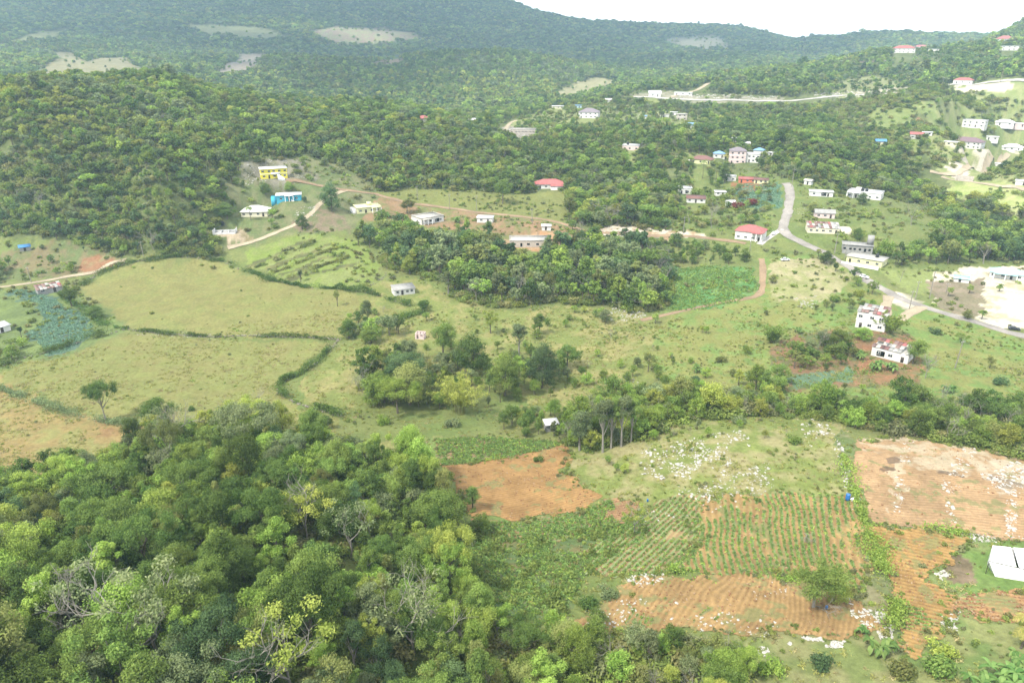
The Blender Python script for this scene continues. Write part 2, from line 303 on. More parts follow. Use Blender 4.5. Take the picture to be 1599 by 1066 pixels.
# near fields (the tilled ones get their own furrowed sheet on top)
paint([(560, 690), (690, 680), (690, 740), (640, 740), (600, 730)], S(150, 175, 90), S(165, 165, 95), 0)
paint([(900, 680), (1000, 665), (1200, 650), (1310, 660), (1330, 700), (1325, 780), (1210, 775), (1060, 775), (960, 790), (890, 730)], S(154, 170, 84), S(184, 176, 118), -.12)
paint([(1310, 670), (1335, 690), (1350, 780), (1360, 840), (1420, 960), (1400, 1030), (1340, 930), (1330, 790), (1300, 690)], S(175, 168, 120), S(130, 150, 85), 0)
paint([(700, 815), (1000, 790), (1060, 830), (900, 900), (890, 970), (720, 950), (680, 880)], S(116, 142, 82), S(150, 135, 85), -.15)
paint([(1150, 985), (1400, 985), (1400, 1300), (1100, 1300)], S(176, 176, 112), S(145, 160, 88), 0)
paint([(1400, 1020), (1480, 960), (1800, 960), (1800, 1300), (1400, 1300)], S(170, 176, 105), S(130, 155, 80), 0)
paint([(1440, 860), (1500, 830), (1599, 845), (1800, 850), (1800, 960), (1500, 935), (1450, 905)], S(136, 172, 82), S(150, 165, 95), -.1)
paint([(1478, 872), (1500, 866), (1520, 880), (1516, 908), (1490, 912), (1474, 895)], S(180, 155, 125), S(135, 120, 90), 0)
# far meadows, cuttings and pastures on the hills
FM = S(196, 190, 140); 
for pts, a, b in [
    ([(850, 150), (885, 135), (930, 121), (960, 126), (950, 142), (900, 155)], S(205, 198, 145), None),
    ([(0, 112), (60, 112), (90, 92), (85, 82), (115, 84), (130, 98), (180, 90), (215, 108), (150, 120), (0, 126)], S(190, 182, 135), S(170, 165, 120)),
    ([(340, 110), (350, 98), (375, 86), (405, 84), (425, 92), (400, 100)], S(205, 190, 170), None),
    ([(265, 38), (330, 40), (400, 43), (445, 50), (400, 56), (350, 50)], S(185, 190, 130), None),
    ([(0, 62), (60, 50), (105, 46), (60, 58), (0, 70)], S(190, 195, 130), None),
    ([(490, 52), (530, 42), (600, 44), (650, 54), (600, 60), (530, 62)], S(205, 175, 155), S(185, 190, 130)),
    ([(585, 97), (610, 92), (630, 95), (610, 99)], S(200, 175, 140), None),
    ([(1030, 62), (1120, 58), (1135, 68), (1100, 72), (1060, 66)], S(185, 180, 150), None),
    ([(920, 30), (935, 31), (930, 36)], S(190, 185, 110), None),
    ([(1290, 58), (1305, 56), (1300, 62)], S(200, 150, 120), None),
    ([(1310, 125), (1360, 118), (1400, 128), (1400, 150), (1300, 152)], S(185, 190, 125), None),
    ([(1340, 102), (1385, 80), (1400, 84), (1370, 100)], S(190, 175, 145), None),
    ([(1325, 195), (1370, 170), (1430, 175), (1450, 200), (1380, 205)], S(190, 195, 115), None),
    ([(1430, 190), (1500, 180), (1520, 200), (1440, 205)], S(215, 165, 120), None),
    ([(1090, 165), (1440, 165), (1440, 240), (1290, 215), (1100, 215)], S(170, 184, 100), S(150, 168, 92)),
    ([(1430, 160), (1500, 130), (1620, 135), (1700, 330), (1599, 330), (1500, 300), (1450, 240), (1450, 190)], S(195, 200, 128), S(155, 175, 95)),
    ([(1480, 300), (1520, 282), (1620, 290), (1700, 350), (1560, 335)], S(195, 215, 115), S(205, 210, 135)),
    ([(1500, 238), (1545, 232), (1550, 250), (1500, 262), (1485, 265)], CHALK, None),
    ([(1480, 270), (1520, 258), (1535, 250), (1540, 255), (1500, 275)], CHALK, None),
    ([(1495, 135), (1570, 128), (1580, 140), (1500, 145)], CHALK, None),
    ([(1330, 146), (1370, 140), (1410, 136), (1400, 146), (1350, 150)], CHALK, S(190, 180, 140)),
    ([(985, 148), (1040, 142), (1090, 150), (1220, 152), (1225, 158), (1080, 162), (990, 158)], S(205, 195, 170), S(165, 165, 125)),
    ([(840, 165), (1100, 165), (1110, 262), (980, 262), (840, 215)], S(176, 186, 108), S(150, 165, 95)),
    ([(850, 172), (900, 168), (930, 180), (820, 205), (790, 200), (800, 190)], S(178, 188, 110), None),
    ([(780, 206), (790, 196), (835, 200), (840, 212), (800, 216)], S(200, 190, 175), S(150, 140, 120)),
    ([(930, 350), (1000, 352), (1100, 362), (1105, 372), (1000, 372), (920, 368)], CHALK, S(200, 165, 120)),
    ([(780, 366), (870, 362), (880, 384), (840, 396), (790, 390)], S(225, 190, 145), S(210, 160, 110)),
    ([(325, 350), (370, 345), (400, 368), (350, 382)], S(228, 205, 170), S(170, 155, 110)),
]: paint(pts, a, b)
def resample(P2, step):
    P2 = np.asarray(P2, float)
    # Catmull-Rom through the points
    out = []
    Q2 = np.vstack([2 * P2[0] - P2[1], P2, 2 * P2[-1] - P2[-2]])
    for i in range(1, len(Q2) - 2):
        L = np.linalg.norm(Q2[i + 1] - Q2[i]); n = max(2, int(L / step)); t = np.arange(n)[:, None] / n
        p0, p1, p2, p3 = Q2[i - 1], Q2[i], Q2[i + 1], Q2[i + 2]
        out.append(.5 * (2 * p1 + (p2 - p0) * t + (2 * p0 - 5 * p1 + 4 * p2 - p3) * t * t + (3 * p1 - p0 - 3 * p2 + p3) * t ** 3))
    out.append(P2[-1:]); return np.vstack(out)
# ------------------------------------------------------------------ plant meshes
def quad_cloud(c, size, nrm, rng, asp=1.5):
    """one bent leaf-clump blade (a rhombus) per point"""
    n = len(c); t = rng.normal(size=(n, 3)); nrm = nrm / (np.linalg.norm(nrm, axis=1)[:, None] + 1e-9)
    t -= nrm * (t * nrm).sum(1)[:, None]; t /= np.linalg.norm(t, axis=1)[:, None] + 1e-9; b = np.cross(nrm, t)
    s = np.asarray(size).reshape(-1, 1) * rng.uniform(.65, 1.35, (n, 1)); a = s * .5 * asp; w = s * .5 / asp * 1.15
    co = np.stack([c - t * a, c - b * w + nrm * w * .4, c + t * a, c + b * w + nrm * w * .4], 1)
    return co.reshape(-1, 3)
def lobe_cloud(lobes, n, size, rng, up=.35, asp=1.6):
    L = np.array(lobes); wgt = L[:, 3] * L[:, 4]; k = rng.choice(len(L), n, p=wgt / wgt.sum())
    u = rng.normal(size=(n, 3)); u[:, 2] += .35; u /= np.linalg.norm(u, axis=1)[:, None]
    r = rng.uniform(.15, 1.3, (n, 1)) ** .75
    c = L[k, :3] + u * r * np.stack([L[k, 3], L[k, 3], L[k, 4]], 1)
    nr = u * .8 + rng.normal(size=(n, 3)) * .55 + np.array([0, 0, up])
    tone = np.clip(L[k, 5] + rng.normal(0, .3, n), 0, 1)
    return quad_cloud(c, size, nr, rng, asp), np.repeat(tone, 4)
def tube(path, rad, sides=5):
    p = np.asarray(path, float); n = len(p); t = np.gradient(p, axis=0); t /= np.linalg.norm(t, axis=1)[:, None] + 1e-9
    ref = np.array([0.31, .95, 0.02]); u = np.cross(t, ref); u /= np.linalg.norm(u, axis=1)[:, None] + 1e-9; v = np.cross(t, u)
    a = np.arange(sides) / sides * 2 * np.pi; r = np.asarray(rad).reshape(-1, 1, 1)
    co = p[:, None] + r * (np.cos(a)[None, :, None] * u[:, None] + np.sin(a)[None, :, None] * v[:, None])
    I = np.arange(n * sides).reshape(n, sides); J = np.roll(I, -1, 1)
    q = np.stack([I[:-1], J[:-1], J[1:], I[1:]], -1).reshape(-1, 4); return co.reshape(-1, 3), q
def join(parts):
    co, q, o = [], [], 0
    for c, k in parts: co.append(c); q.append(k + o); o += len(c)
    return np.vstack(co), np.vstack(q)
def leafq(co): return np.arange(len(co), dtype=np.int32).reshape(-1, 4)
SHAPES = {  # height 10: centre z, rx, rz, lobes, lobe radius, crown squash
    'round': (6.3, 2.9, 2.9, 30, 1.05), 'tall': (6.3, 1.8, 3.4, 26, .85), 'spreading': (7.7, 4.3, 1.25, 30, 1.0), 'open': (6.8, 3.3, 2.6, 15, .85),
    'bushy': (4.6, 3.0, 3.9, 40, 1.05), 'leaning': (6.6, 3.0, 2.6, 22, 1.0), 'ragged': (6.2, 2.6, 3.4, 18, .9), 'slender': (7.8, 1.4, 2.0, 12, .75)}
def lobes_for(shape, rng):
    cz_, rx, rz, nl, lr = SHAPES[shape]; L = []
    g = math.pi * (3 - 5 ** .5); lean = rng.uniform(.8, 1.6) if shape == 'leaning' else rng.uniform(-.3, .3)
    for i in range(nl):
        if rng.random() < .16: continue
        zz = 1 - 1.75 * (i + .5) / nl; rr = math.sqrt(max(0, 1 - zz * zz)); a = g * i + rng.uniform(-.4, .4); k = rng.uniform(.45, 1.3)
        s = lr * rng.uniform(.6, 1.5)
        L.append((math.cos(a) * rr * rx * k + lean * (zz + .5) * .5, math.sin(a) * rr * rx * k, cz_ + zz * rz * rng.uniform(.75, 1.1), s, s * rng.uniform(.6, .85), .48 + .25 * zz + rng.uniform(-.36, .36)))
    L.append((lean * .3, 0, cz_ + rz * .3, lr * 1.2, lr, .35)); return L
def trunk_mesh(lobes, rng, h0=None, thick=.24, nb=9):
    top = max(l[2] for l in lobes); parts = []
    b0 = rng.uniform(-.25, .25, 2); m = np.array([b0[0], b0[1], top * .55])
    P3 = np.array([[0, 0, -1.2], [0, 0, 0], [b0[0] * .4, b0[1] * .4, top * .28], m, [b0[0] * 1.3, b0[1] * 1.3, top * .86]])
    parts.append(tube(P3, np.array([1.5, 1.15, .85, .6, .15]) * thick, 7))
    ks = rng.permutation(len(lobes))[:nb]
    for k in ks:
        l = lobes[k]; z0 = top * rng.uniform(.3, .6); s = np.array([b0[0] * z0 / top * 1.6, b0[1] * z0 / top * 1.6, z0]); e = np.array(l[:3])
        md = (s + e) / 2 + np.array([0, 0, -.25]) + rng.normal(size=3) * .2
        parts.append(tube(np.array([s, md, e]), np.array([.42, .28, .1]) * thick, 5))
    return join(parts)
def build_tree(shape, seed, nleaf, lsize, trunk=True):
    rng = np.random.default_rng(seed); L = lobes_for(shape, rng); co, tone = lobe_cloud(L, nleaf, lsize, rng)
    cr = (co, leafq(co), tone); tr = trunk_mesh(L, rng, nb=9) if trunk else None
    return cr, tr
BARK = mat('bark', S(150, 138, 118), noise=(2.2, .4)); PALE = mat('pale_bark', S(205, 198, 182), noise=(2, .25)); DARKB = mat('dark_bark', S(105, 92, 78), noise=(2, .4))
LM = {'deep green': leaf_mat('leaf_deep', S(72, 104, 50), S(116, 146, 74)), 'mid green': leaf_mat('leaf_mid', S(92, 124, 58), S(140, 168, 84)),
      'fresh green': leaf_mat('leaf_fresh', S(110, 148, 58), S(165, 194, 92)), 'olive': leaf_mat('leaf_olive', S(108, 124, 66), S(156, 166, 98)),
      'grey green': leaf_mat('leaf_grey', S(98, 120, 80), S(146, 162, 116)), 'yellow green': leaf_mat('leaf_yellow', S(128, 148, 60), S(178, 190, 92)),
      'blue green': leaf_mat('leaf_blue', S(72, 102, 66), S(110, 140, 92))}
TONES = list(LM)
NEAR = {}
for i, s in enumerate(SHAPES):
    for v in range(2):
        (co, q, tone), tr = build_tree(s, 31 * i + 7 * v + 5, {'slender': 5000, 'tall': 6500, 'open': 6000, 'ragged': 6500, 'leaning': 7500}.get(s, 10000), .185)
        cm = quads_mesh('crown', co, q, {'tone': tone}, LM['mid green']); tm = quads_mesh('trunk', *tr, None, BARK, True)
        NEAR[(s, v)] = (cm, tm)
KEEP = []                                      # clear circles (houses, single plants): x, y, r
TREES = []                                     # every individual tree: root, descriptors, position
def set_mat(o, m):
    o.material_slots[0].link = 'OBJECT'; o.material_slots[0].material = m
def place_tree(name, shape, v, tone, x, y, h, rot, group=None, label=None, cat='tree', wid=1.0, bark=None, z=None):
    cm, tm = NEAR[(shape, v)]; k = h / 10.0
    r = link(name, None); r.location = (x, y, float(Hf(x, y)) if z is None else z); r.rotation_euler = (0, 0, rot); r.scale = (k * wid, k * wid, k)
    c = link('crown', cm, r); set_mat(c, LM[tone]); t = link('trunk', tm, r)
    if bark: set_mat(t, bark)
    tag(r, label, cat, group); TREES.append(dict(o=r, shape=shape, tone=tone, h=h, x=x, y=y, auto=label is None)); return r

# bare trees
def branches(rng, h, spread=.6, depth=4, r0=.16, fork=3, droop=0.0, z0=0.0):
    parts = []
    def go(p, d, L, r, k):
        n = 4; path = [p]; dd = d.copy()
        for i in range(n):
            dd = dd + rng.normal(size=3) * (.06 if k == depth else .17); dd[2] += .05 - droop; dd /= np.linalg.norm(dd); path.append(path[-1] + dd * L / n)
        parts.append(tube(np.array(path), np.linspace(r, r * .55, n + 1), 5 if k > 1 else 4))
        if k <= 0: return
        for j in range(fork if k < depth else fork + 1):
            a = rng.uniform(0, 2 * np.pi); s = spread * rng.uniform(.6, 1.4); nd = dd + s * np.array([math.cos(a), math.sin(a), rng.uniform(-.3, .5)]); nd /= np.linalg.norm(nd)
            st = path[rng.integers(2, n + 1)] if j else path[-1]
            go(st, nd, L * rng.uniform(.55, .85), r * .55, k - 1)
    go(np.array([0, 0, -.6]), np.array([rng.uniform(-.15, .15), rng.uniform(-.15, .15), 1.0]), h * .42, r0, depth)
    return join(parts)
BARE = [quads_mesh('branches', *branches(np.random.default_rng(s), 10, sp, dp, r0, fk), None, PALE, True) for s, sp, dp, r0, fk in
        ((1, .75, 4, .19, 3), (12, .85, 4, .19, 3), (3, .7, 5, .18, 2), (24, .8, 4, .19, 3), (5, .55, 5, .14, 3), (6, .9, 4, .18, 3))]
def sparse_crown(seed, n=260):
    rng = np.random.default_rng(seed); L = lobes_for('open', rng); co, t = lobe_cloud(L, n, .2, rng); return quads_mesh('crown', co, leafq(co), {'tone': t}, LM['grey green'])
SPARSE = [sparse_crown(71, 1900), sparse_crown(72, 900)]
# palms, bananas, bamboo
def frond(rng, base, az, el, L, wid, droop, leaflets=14, solid=False):
    p = np.array(base, float); d = np.array([math.cos(az) * math.cos(el), math.sin(az) * math.cos(el), math.sin(el)]); n = 9; path = [p]
    for i in range(n):
        d = d + np.array([0, 0, -droop / n * (1 + i * .25)]); d /= np.linalg.norm(d); path.append(path[-1] + d * L / n)
    path = np.array(path); t = np.gradient(path, axis=0); t /= np.linalg.norm(t, axis=1)[:, None]; side = np.cross(t, [0, 0, 1.0]); side /= np.linalg.norm(side, axis=1)[:, None] + 1e-9
    co = []
    if solid:
        prof = np.sin(np.linspace(.25, math.pi * .98, n + 1)) ** .7 * wid
        for s in (-1, 1):
            for i in range(n):
                a, b = path[i], path[i + 1]; ea = a + side[i] * s * prof[i] + np.array([0, 0, -.28 * prof[i]]); eb = b + side[i + 1] * s * prof[i + 1] + np.array([0, 0, -.28 * prof[i + 1]])
                if s > 0: co += [a, ea, eb, b]
                else: co += [b, eb, ea, a]
    else:
        for i in range(leaflets):
            f = (i + .5) / leaflets * n; k = int(f); u = f - k; c = path[k] * (1 - u) + path[min(k + 1, n)] * u; tt = t[k]; sd = side[k]
            w = wid * math.sin(.35 + 2.6 * (i + .5) / leaflets)
            for s in (-1, 1):
                e = c + sd * s * w + tt * w * .45 + np.array([0, 0, -w * .45]) + rng.normal(size=3) * .04
                co += [c - tt * .05, c + tt * .13, e + tt * .05, e - tt * .03]
    return np.array(co)
def palm_meshes(seed, h, nf=15, L=2.9, wid=.75):
    rng = np.random.default_rng(seed); lean = rng.uniform(-.6, .6, 2); top = np.array([lean[0], lean[1], h])
    P3 = np.array([[0, 0, -.8], [0, 0, 0], [lean[0] * .2, lean[1] * .2, h * .4], [lean[0] * .6, lean[1] * .6, h * .75], top])
    tr = tube(P3, [.24, .2, .14, .12, .11], 7)
    fr = np.vstack([frond(rng, top, 2 * math.pi * i / nf * 1.618 * 2, rng.uniform(-.15, 1.1), L * rng.uniform(.8, 1.1), wid, rng.uniform(.9, 1.5)) for i in range(nf)])
    tone = np.repeat(rng.uniform(.1, .9, len(fr) // 4), 4); return fr, tone, tr
PALML = leaf_mat('palm_leaf', S(88, 122, 60), S(150, 170, 88), .02, .15); PALMY = leaf_mat('palm_leaf_yellow', S(140, 150, 70), S(198, 192, 110), .02, .1)
BANL = leaf_mat('banana_leaf', S(84, 128, 66), S(138, 172, 98), .02, .15); BAML = leaf_mat('bamboo_leaf', S(150, 168, 66), S(204, 212, 112), .005, .05)
def palm(x, y, h, label, leaf=None, seed=0, L=2.9, name='coconut_palm', wid=.75, group=None):
    fr, tone, tr = palm_meshes(seed, h, L=L, wid=wid); r = link(name, None); r.location = (x, y, float(Hf(x, y))); tag(r, label, 'palm tree', group)
    link('crown', quads_mesh('crown', fr, leafq(fr), {'tone': tone}, leaf or PALML), r); link('trunk', quads_mesh('trunk', *tr, None, BARK, True), r); return r
BANM = []
for s in range(3):
    rng = np.random.default_rng(s + 50); fr = []; st = []
    for k in range(7):
        bx, by = rng.uniform(-1.5, 1.5, 2); hh = rng.uniform(1.6, 3.0); st.append(tube(np.array([[bx, by, -.5], [bx, by, hh * .5], [bx, by, hh]]), [.17, .14, .08], 6))
        for i in range(8): fr.append(frond(rng, (bx, by, hh), rng.uniform(0, 6.28), rng.uniform(.25, 1.2), rng.uniform(1.5, 2.3), .3, rng.uniform(1.0, 1.9), solid=True))
    fr = np.vstack(fr); tone = np.repeat(rng.uniform(0, 1, len(fr) // 4 // 18 + 1), 72)[:len(fr)]
    BANM.append((quads_mesh('leaves', fr, leafq(fr), {'tone': tone}, BANL, True), quads_mesh('stems', *join(st), None, mat('banana_stem', S(140, 150, 95)), True)))
def banana(px, py, k, label, v=0, group='banana clumps'):
    g = G(px, py); r = link('banana_clump', None); r.location = g; r.scale = (k, k, k); r.rotation_euler = (0, 0, px * .7); tag(r, label, 'banana plant', group)
    link('leaves', BANM[v][0], r); link('stems', BANM[v][1], r); return r
def bamboo(px, py, h, label, seed=0, leaf=None, nc=34):
    rng = np.random.default_rng(seed); g = G(px, py); KEEP.append((g[0], g[1], h * .42)); KEEP.append((g[0] * .96, g[1] * .96, h * .4)); r = link('bamboo_clump', None); r.location = g; tag(r, label, 'bamboo')
    st, L = [], []
    for k in range(nc):
        a = rng.uniform(0, 6.28); rr = rng.uniform(.1, 1) ** .6 * h * .13; b = np.array([math.cos(a) * rr, math.sin(a) * rr, -.5]); d = np.array([math.cos(a), math.sin(a), 0]) * rr / (h * .13)
        hh = h * rng.uniform(.7, 1.05); path = [b]; 
        for i in range(1, 9):
            u = i / 8; path.append(b + np.array([0, 0, hh * (u - .32 * u ** 3.2 * (rr / (h * .13)) ** 1.5)]) + d * h * .5 * u ** 2.1)
        path = np.array(path); st.append(tube(path, np.linspace(.07, .02, 9), 4))
        for i in range(3, 9): 
            for j in range(2): L.append((*(path[i] + rng.normal(size=3) * .35), h * .042 * rng.uniform(.7, 1.4), h * .045, rng.uniform(.0, 1.1) * (i / 8)))
    co, t = lobe_cloud(L, 9000, .26, rng, up=.1, asp=2.2)
    link('foliage', quads_mesh('foliage', co, leafq(co), {'tone': t}, leaf or BAML), r); link('culms', quads_mesh('culms', *join(st), None, mat('bamboo_culm', S(165, 165, 95)), True), r); return r
def shrub_mesh(seed, n, size, flat=.8):
    rng = np.random.default_rng(seed); L = [(*(rng.uniform(-.55, .55, 2)), rng.uniform(.25, .75) * flat, rng.uniform(.3, .55), rng.uniform(.25, .45), rng.uniform(.1, .9)) for _ in range(9)]
    return lobe_cloud(L, n, size, rng)
SHR = []
for s in range(4):
    co, t = shrub_mesh(s + 20, 900, .13); SHR.append(quads_mesh('shrub', co, leafq(co), {'tone': t}, LM['mid green']))

# ------------------------------------------------------------------ scatter of what nobody could count: points that carry copies of a few meshes
def scatter(name, label, protos, P3, rot, scl, idx, group=None, tilt=None):
    me = bpy.data.meshes.new(name); P3 = np.asarray(P3, np.float32); me.vertices.add(len(P3)); me.vertices.foreach_set('co', P3.ravel())
    for an, v, ty in (('rot', rot, 'FLOAT'), ('pick', idx, 'INT')):
        a = me.attributes.new(an, ty, 'POINT'); a.data.foreach_set('value', np.asarray(v, np.int32 if ty == 'INT' else np.float32))
    scl = np.asarray(scl, np.float32); scl = np.repeat(scl[:, None], 3, 1) if scl.ndim == 1 else scl
    a = me.attributes.new('scl', 'FLOAT_VECTOR', 'POINT'); a.data.foreach_set('vector', scl.ravel())
    me.update(); o = link(name, me); tag(o, label, None, group, 'stuff')
    ng = bpy.data.node_groups.new(name, 'GeometryNodeTree'); ng.interface.new_socket('Geometry', in_out='INPUT', socket_type='NodeSocketGeometry'); ng.interface.new_socket('Geometry', in_out='OUTPUT', socket_type='NodeSocketGeometry')
    N = ng.nodes; Lk = ng.links.new; gi = N.new('NodeGroupInput'); go = N.new('NodeGroupOutput'); iop = N.new('GeometryNodeInstanceOnPoints'); iop.inputs['Pick Instance'].default_value = True
    jn = N.new('GeometryNodeJoinGeometry')
    for k, m in reversed(list(enumerate(protos))):
        po = bpy.data.objects.new(name + '_piece', m); oi = N.new('GeometryNodeObjectInfo'); oi.inputs['Object'].default_value = po; oi.inputs['As Instance'].default_value = False
        g2 = N.new('GeometryNodeGeometryToInstance'); Lk(oi.outputs['Geometry'], g2.inputs[0]); Lk(g2.outputs[0], jn.inputs[0])
    def attr(nm, ty):
        a = N.new('GeometryNodeInputNamedAttribute'); a.data_type = ty; a.inputs[0].default_value = nm; return a.outputs[0]
    cx = N.new('ShaderNodeCombineXYZ'); Lk(attr('rot', 'FLOAT'), cx.inputs[2])
    Lk(gi.outputs[0], iop.inputs['Points']); Lk(jn.outputs[0], iop.inputs['Instance']); Lk(attr('pick', 'INT'), iop.inputs['Instance Index']); Lk(cx.outputs[0], iop.inputs['Rotation']); Lk(attr('scl', 'FLOAT_VECTOR'), iop.inputs['Scale'])
    Lk(iop.outputs[0], go.inputs[0]); md = o.modifiers.new('scatter', 'NODES'); md.node_group = ng; return o

# ------------------------------------------------------------------ where trees grow: (ground polygon, density, height, look)
WOODS = [
    (CUT, 1.0, 6.0, 'hill'),
    ([(-700, 800), (-100, 782), (60, 775), (130, 745), (180, 728), (235, 705), (262, 690), (330, 682), (430, 680), (470, 695), (540, 722), (600, 735), (660, 742), (712, 790), (700, 850), (690, 900), (735, 955), (800, 985), (860, 1005), (900, 1060), (960, 1300), (-700, 1300)], 1.0, 8.0, 'near'),
    ([(860, 1005), (900, 1000), (1000, 1015), (1100, 1005), (1150, 1010), (1165, 1100), (1000, 1300), (900, 1300)], .9, 6, 'bush'),
    ([(1340, 400), (1440, 385), (1599, 372), (1700, 372), (1700, 418), (1599, 408), (1500, 412), (1420, 408), (1395, 425), (1350, 415)], 1.0, 7.5, 'hill'),
    # looser growth over the whole valley
    ([(540, 480), (700, 470), (900, 480), (1040, 492), (1060, 640), (900, 650), (700, 660), (560, 640)], .1, 4.5, 'scrub'), ([(1040, 480), (1180, 480), (1420, 500), (1440, 640), (1060, 640)], .05, 3.5, 'scrub'),
    ([(880, 560), (960, 560), (1070, 590), (1200, 590), (1200, 640), (900, 645)], .35, 5, 'scrub'), ([(885, 690), (960, 690), (1080, 665), (1290, 665), (1290, 690), (1080, 700), (960, 760), (900, 740)], .3, 2.8, 'scrub'),
    ([(690, 820), (760, 830), (740, 880), (760, 950), (860, 985), (1000, 975), (1000, 1000), (860, 1005), (735, 955), (690, 900)], .5, 4.2, 'scrub'),
    # woods in the valley
    ([(600, 402), (640, 388), (780, 396), (870, 392), (1000, 384), (1040, 410), (1052, 440), (1040, 482), (1000, 488), (960, 478), (860, 472), (800, 482), (730, 478), (700, 462), (700, 440), (600, 418)], .82, 9.5, 'wood'),
    ([(600, 350), (650, 362), (740, 365), (780, 372), (790, 398), (640, 395), (560, 385), (560, 362)], .75, 6.5, 'hill'),
    ([(880, 384), (930, 372), (1060, 376), (1160, 384), (1190, 398), (1180, 412), (1060, 414), (1000, 395)], .8, 5.0, 'hill'),
    ([(1280, 400), (1320, 402), (1345, 440), (1380, 460), (1370, 475), (1320, 440), (1285, 415)], .8, 4, 'hill'),
    ([(1330, 455), (1385, 470), (1390, 480), (1290, 492), (1250, 480)], .5, 3, 'hill'),
    ([(560, 590), (600, 560), (650, 570), (680, 600), (660, 640), (600, 650), (565, 630)], .5, 8, 'hill'),
    ([(536, 512), (560, 500), (600, 505), (640, 520), (600, 532), (540, 530)], .9, 6, 'hill'),
    ([(650, 560), (720, 555), (800, 560), (870, 560), (905, 580), (860, 610), (760, 640), (700, 655), (640, 640)], .42, 8, 'wood'),
    ([(780, 655), (860, 640), (890, 660), (880, 680), (800, 684), (770, 672)], .5, 5, 'hill'),
    ([(865, 668), (900, 640), (960, 632), (1050, 628), (1160, 625), (1230, 632), (1320, 640), (1450, 640), (1599, 650), (1800, 660), (1800, 745), (1599, 716), (1480, 690), (1330, 668), (1290, 656), (1200, 650), (1060, 662), (990, 690), (930, 712), (885, 700)], .95, 5.8, 'scrub'),
    ([(1180, 600), (1230, 600), (1230, 640), (1160, 640)], .8, 6, 'hill'),
    ([(1230, 548), (1290, 535), (1340, 540), (1345, 560), (1310, 575), (1240, 580)], .7, 4.5, 'hill'),
    ([(0, 420), (40, 408), (90, 415), (130, 418), (100, 432), (0, 440), (-200, 445)], .8, 5.5, 'hill'),
    ([(-100, 500), (0, 515), (45, 530), (40, 560), (0, 570), (-100, 570)], .5, 4, 'hill'),
    ([(0, 375), (130, 390), (130, 400), (40, 400), (0, 395)], .35, 4, 'hill'),
]
OPEN = [
    ([(345, 335), (372, 262), (390, 250), (430, 243), (480, 243), (540, 262), (590, 295), (560, 345), (490, 352), (400, 385), (345, 392)], .13),
    ([(585, 300), (640, 294), (720, 298), (790, 302), (800, 318), (850, 318), (885, 300), (885, 350), (800, 340), (700, 326), (600, 312)], .0),
    ([(750, 320), (790, 312), (800, 322), (760, 326)], .5),
    ([(1000, 270), (1060, 262), (1150, 262), (1230, 276), (1228, 290), (1150, 292), (1060, 292)], .35),
    ([(1060, 290), (1230, 285), (1320, 290), (1375, 300), (1385, 345), (1400, 395), (1345, 408), (1300, 395), (1180, 400), (1060, 380), (1045, 350)], .24),
    ([(1060, 238), (1200, 238), (1215, 258), (1150, 262), (1050, 252)], .22),
    ([(985, 172), (1090, 178), (1100, 205), (990, 200)], .35), ([(840, 165), (1100, 165), (1110, 262), (980, 262), (840, 215)], .6), ([(1290, 108), (1400, 100), (1430, 140), (1290, 150)], .55), ([(1240, 150), (1440, 145), (1440, 165), (1240, 172)], .4), ([(1290, 165), (1440, 162), (1440, 238), (1380, 238), (1290, 205)], .42), ([(1090, 162), (1290, 165), (1290, 182), (1090, 180)], .5), ([(1380, 235), (1450, 235), (1480, 290), (1420, 280)], .5), ([(1230, 108), (1400, 98), (1430, 140), (1230, 146)], .6),
    ([(780, 188), (850, 172), (900, 166), (1000, 164), (1000, 182), (960, 200), (850, 214), (770, 212)], .3),
    ([(985, 142), (1090, 145), (1230, 150), (1320, 147), (1425, 138), (1425, 150), (1320, 158), (1225, 166), (1080, 168), (985, 158)], .1),
    ([(1310, 125), (1360, 118), (1400, 128), (1425, 140), (1300, 150)], .25), ([(1325, 195), (1370, 170), (1430, 175), (1450, 200), (1380, 205)], .12),
    ([(1430, 145), (1500, 130), (1620, 132), (1720, 335), (1599, 335), (1500, 306), (1470, 285), (1440, 250), (1440, 200), (1430, 175)], .34),
    ([(1470, 268), (1560, 268), (1640, 300), (1700, 350), (1570, 330), (1500, 296)], .1),
    ([(1480, 262), (1500, 232), (1550, 226), (1560, 250), (1510, 275)], .05), ([(1425, 212), (1480, 218), (1530, 215), (1535, 240), (1470, 240)], .2),
    ([(1395, 100), (1400, 78), (1450, 76), (1475, 92), (1440, 108)], .35),
    ([(930, 355), (1000, 355), (1110, 366), (1160, 384), (1000, 376), (925, 370)], .1), ([(770, 368), (870, 358), (885, 388), (840, 400), (780, 395)], .05),
    ([(325, 350), (370, 343), (410, 368), (350, 390)], .1),
    ([(850, 150), (885, 135), (930, 121), (960, 126), (950, 142), (900, 155)], .02),
    ([(0, 112), (60, 112), (90, 92), (85, 82), (115, 84), (130, 98), (180, 90), (215, 108), (150, 120), (0, 126)], .03),
    ([(340, 110), (350, 98), (375, 86), (405, 84), (425, 92), (400, 100)], .03), ([(265, 38), (330, 40), (400, 43), (445, 50), (400, 56), (350, 50)], .05),
    ([(0, 62), (60, 50), (105, 46), (60, 58), (0, 70)], .05), ([(490, 52), (530, 42), (600, 44), (650, 54), (600, 60), (530, 62)], .05), ([(1030, 62), (1120, 58), (1135, 68), (1100, 72), (1060, 66)], .1),
    ([(585, 97), (610, 92), (630, 95), (610, 99)], .05), ([(0, 372), (60, 368), (130, 385), (200, 404), (100, 440), (0, 444)], .3),
]
WOODS = [(GP(a), b, c, d) for a, b, c, d in WOODS]; OPEN = [(GP(widen(a)), b) for a, b in OPEN]
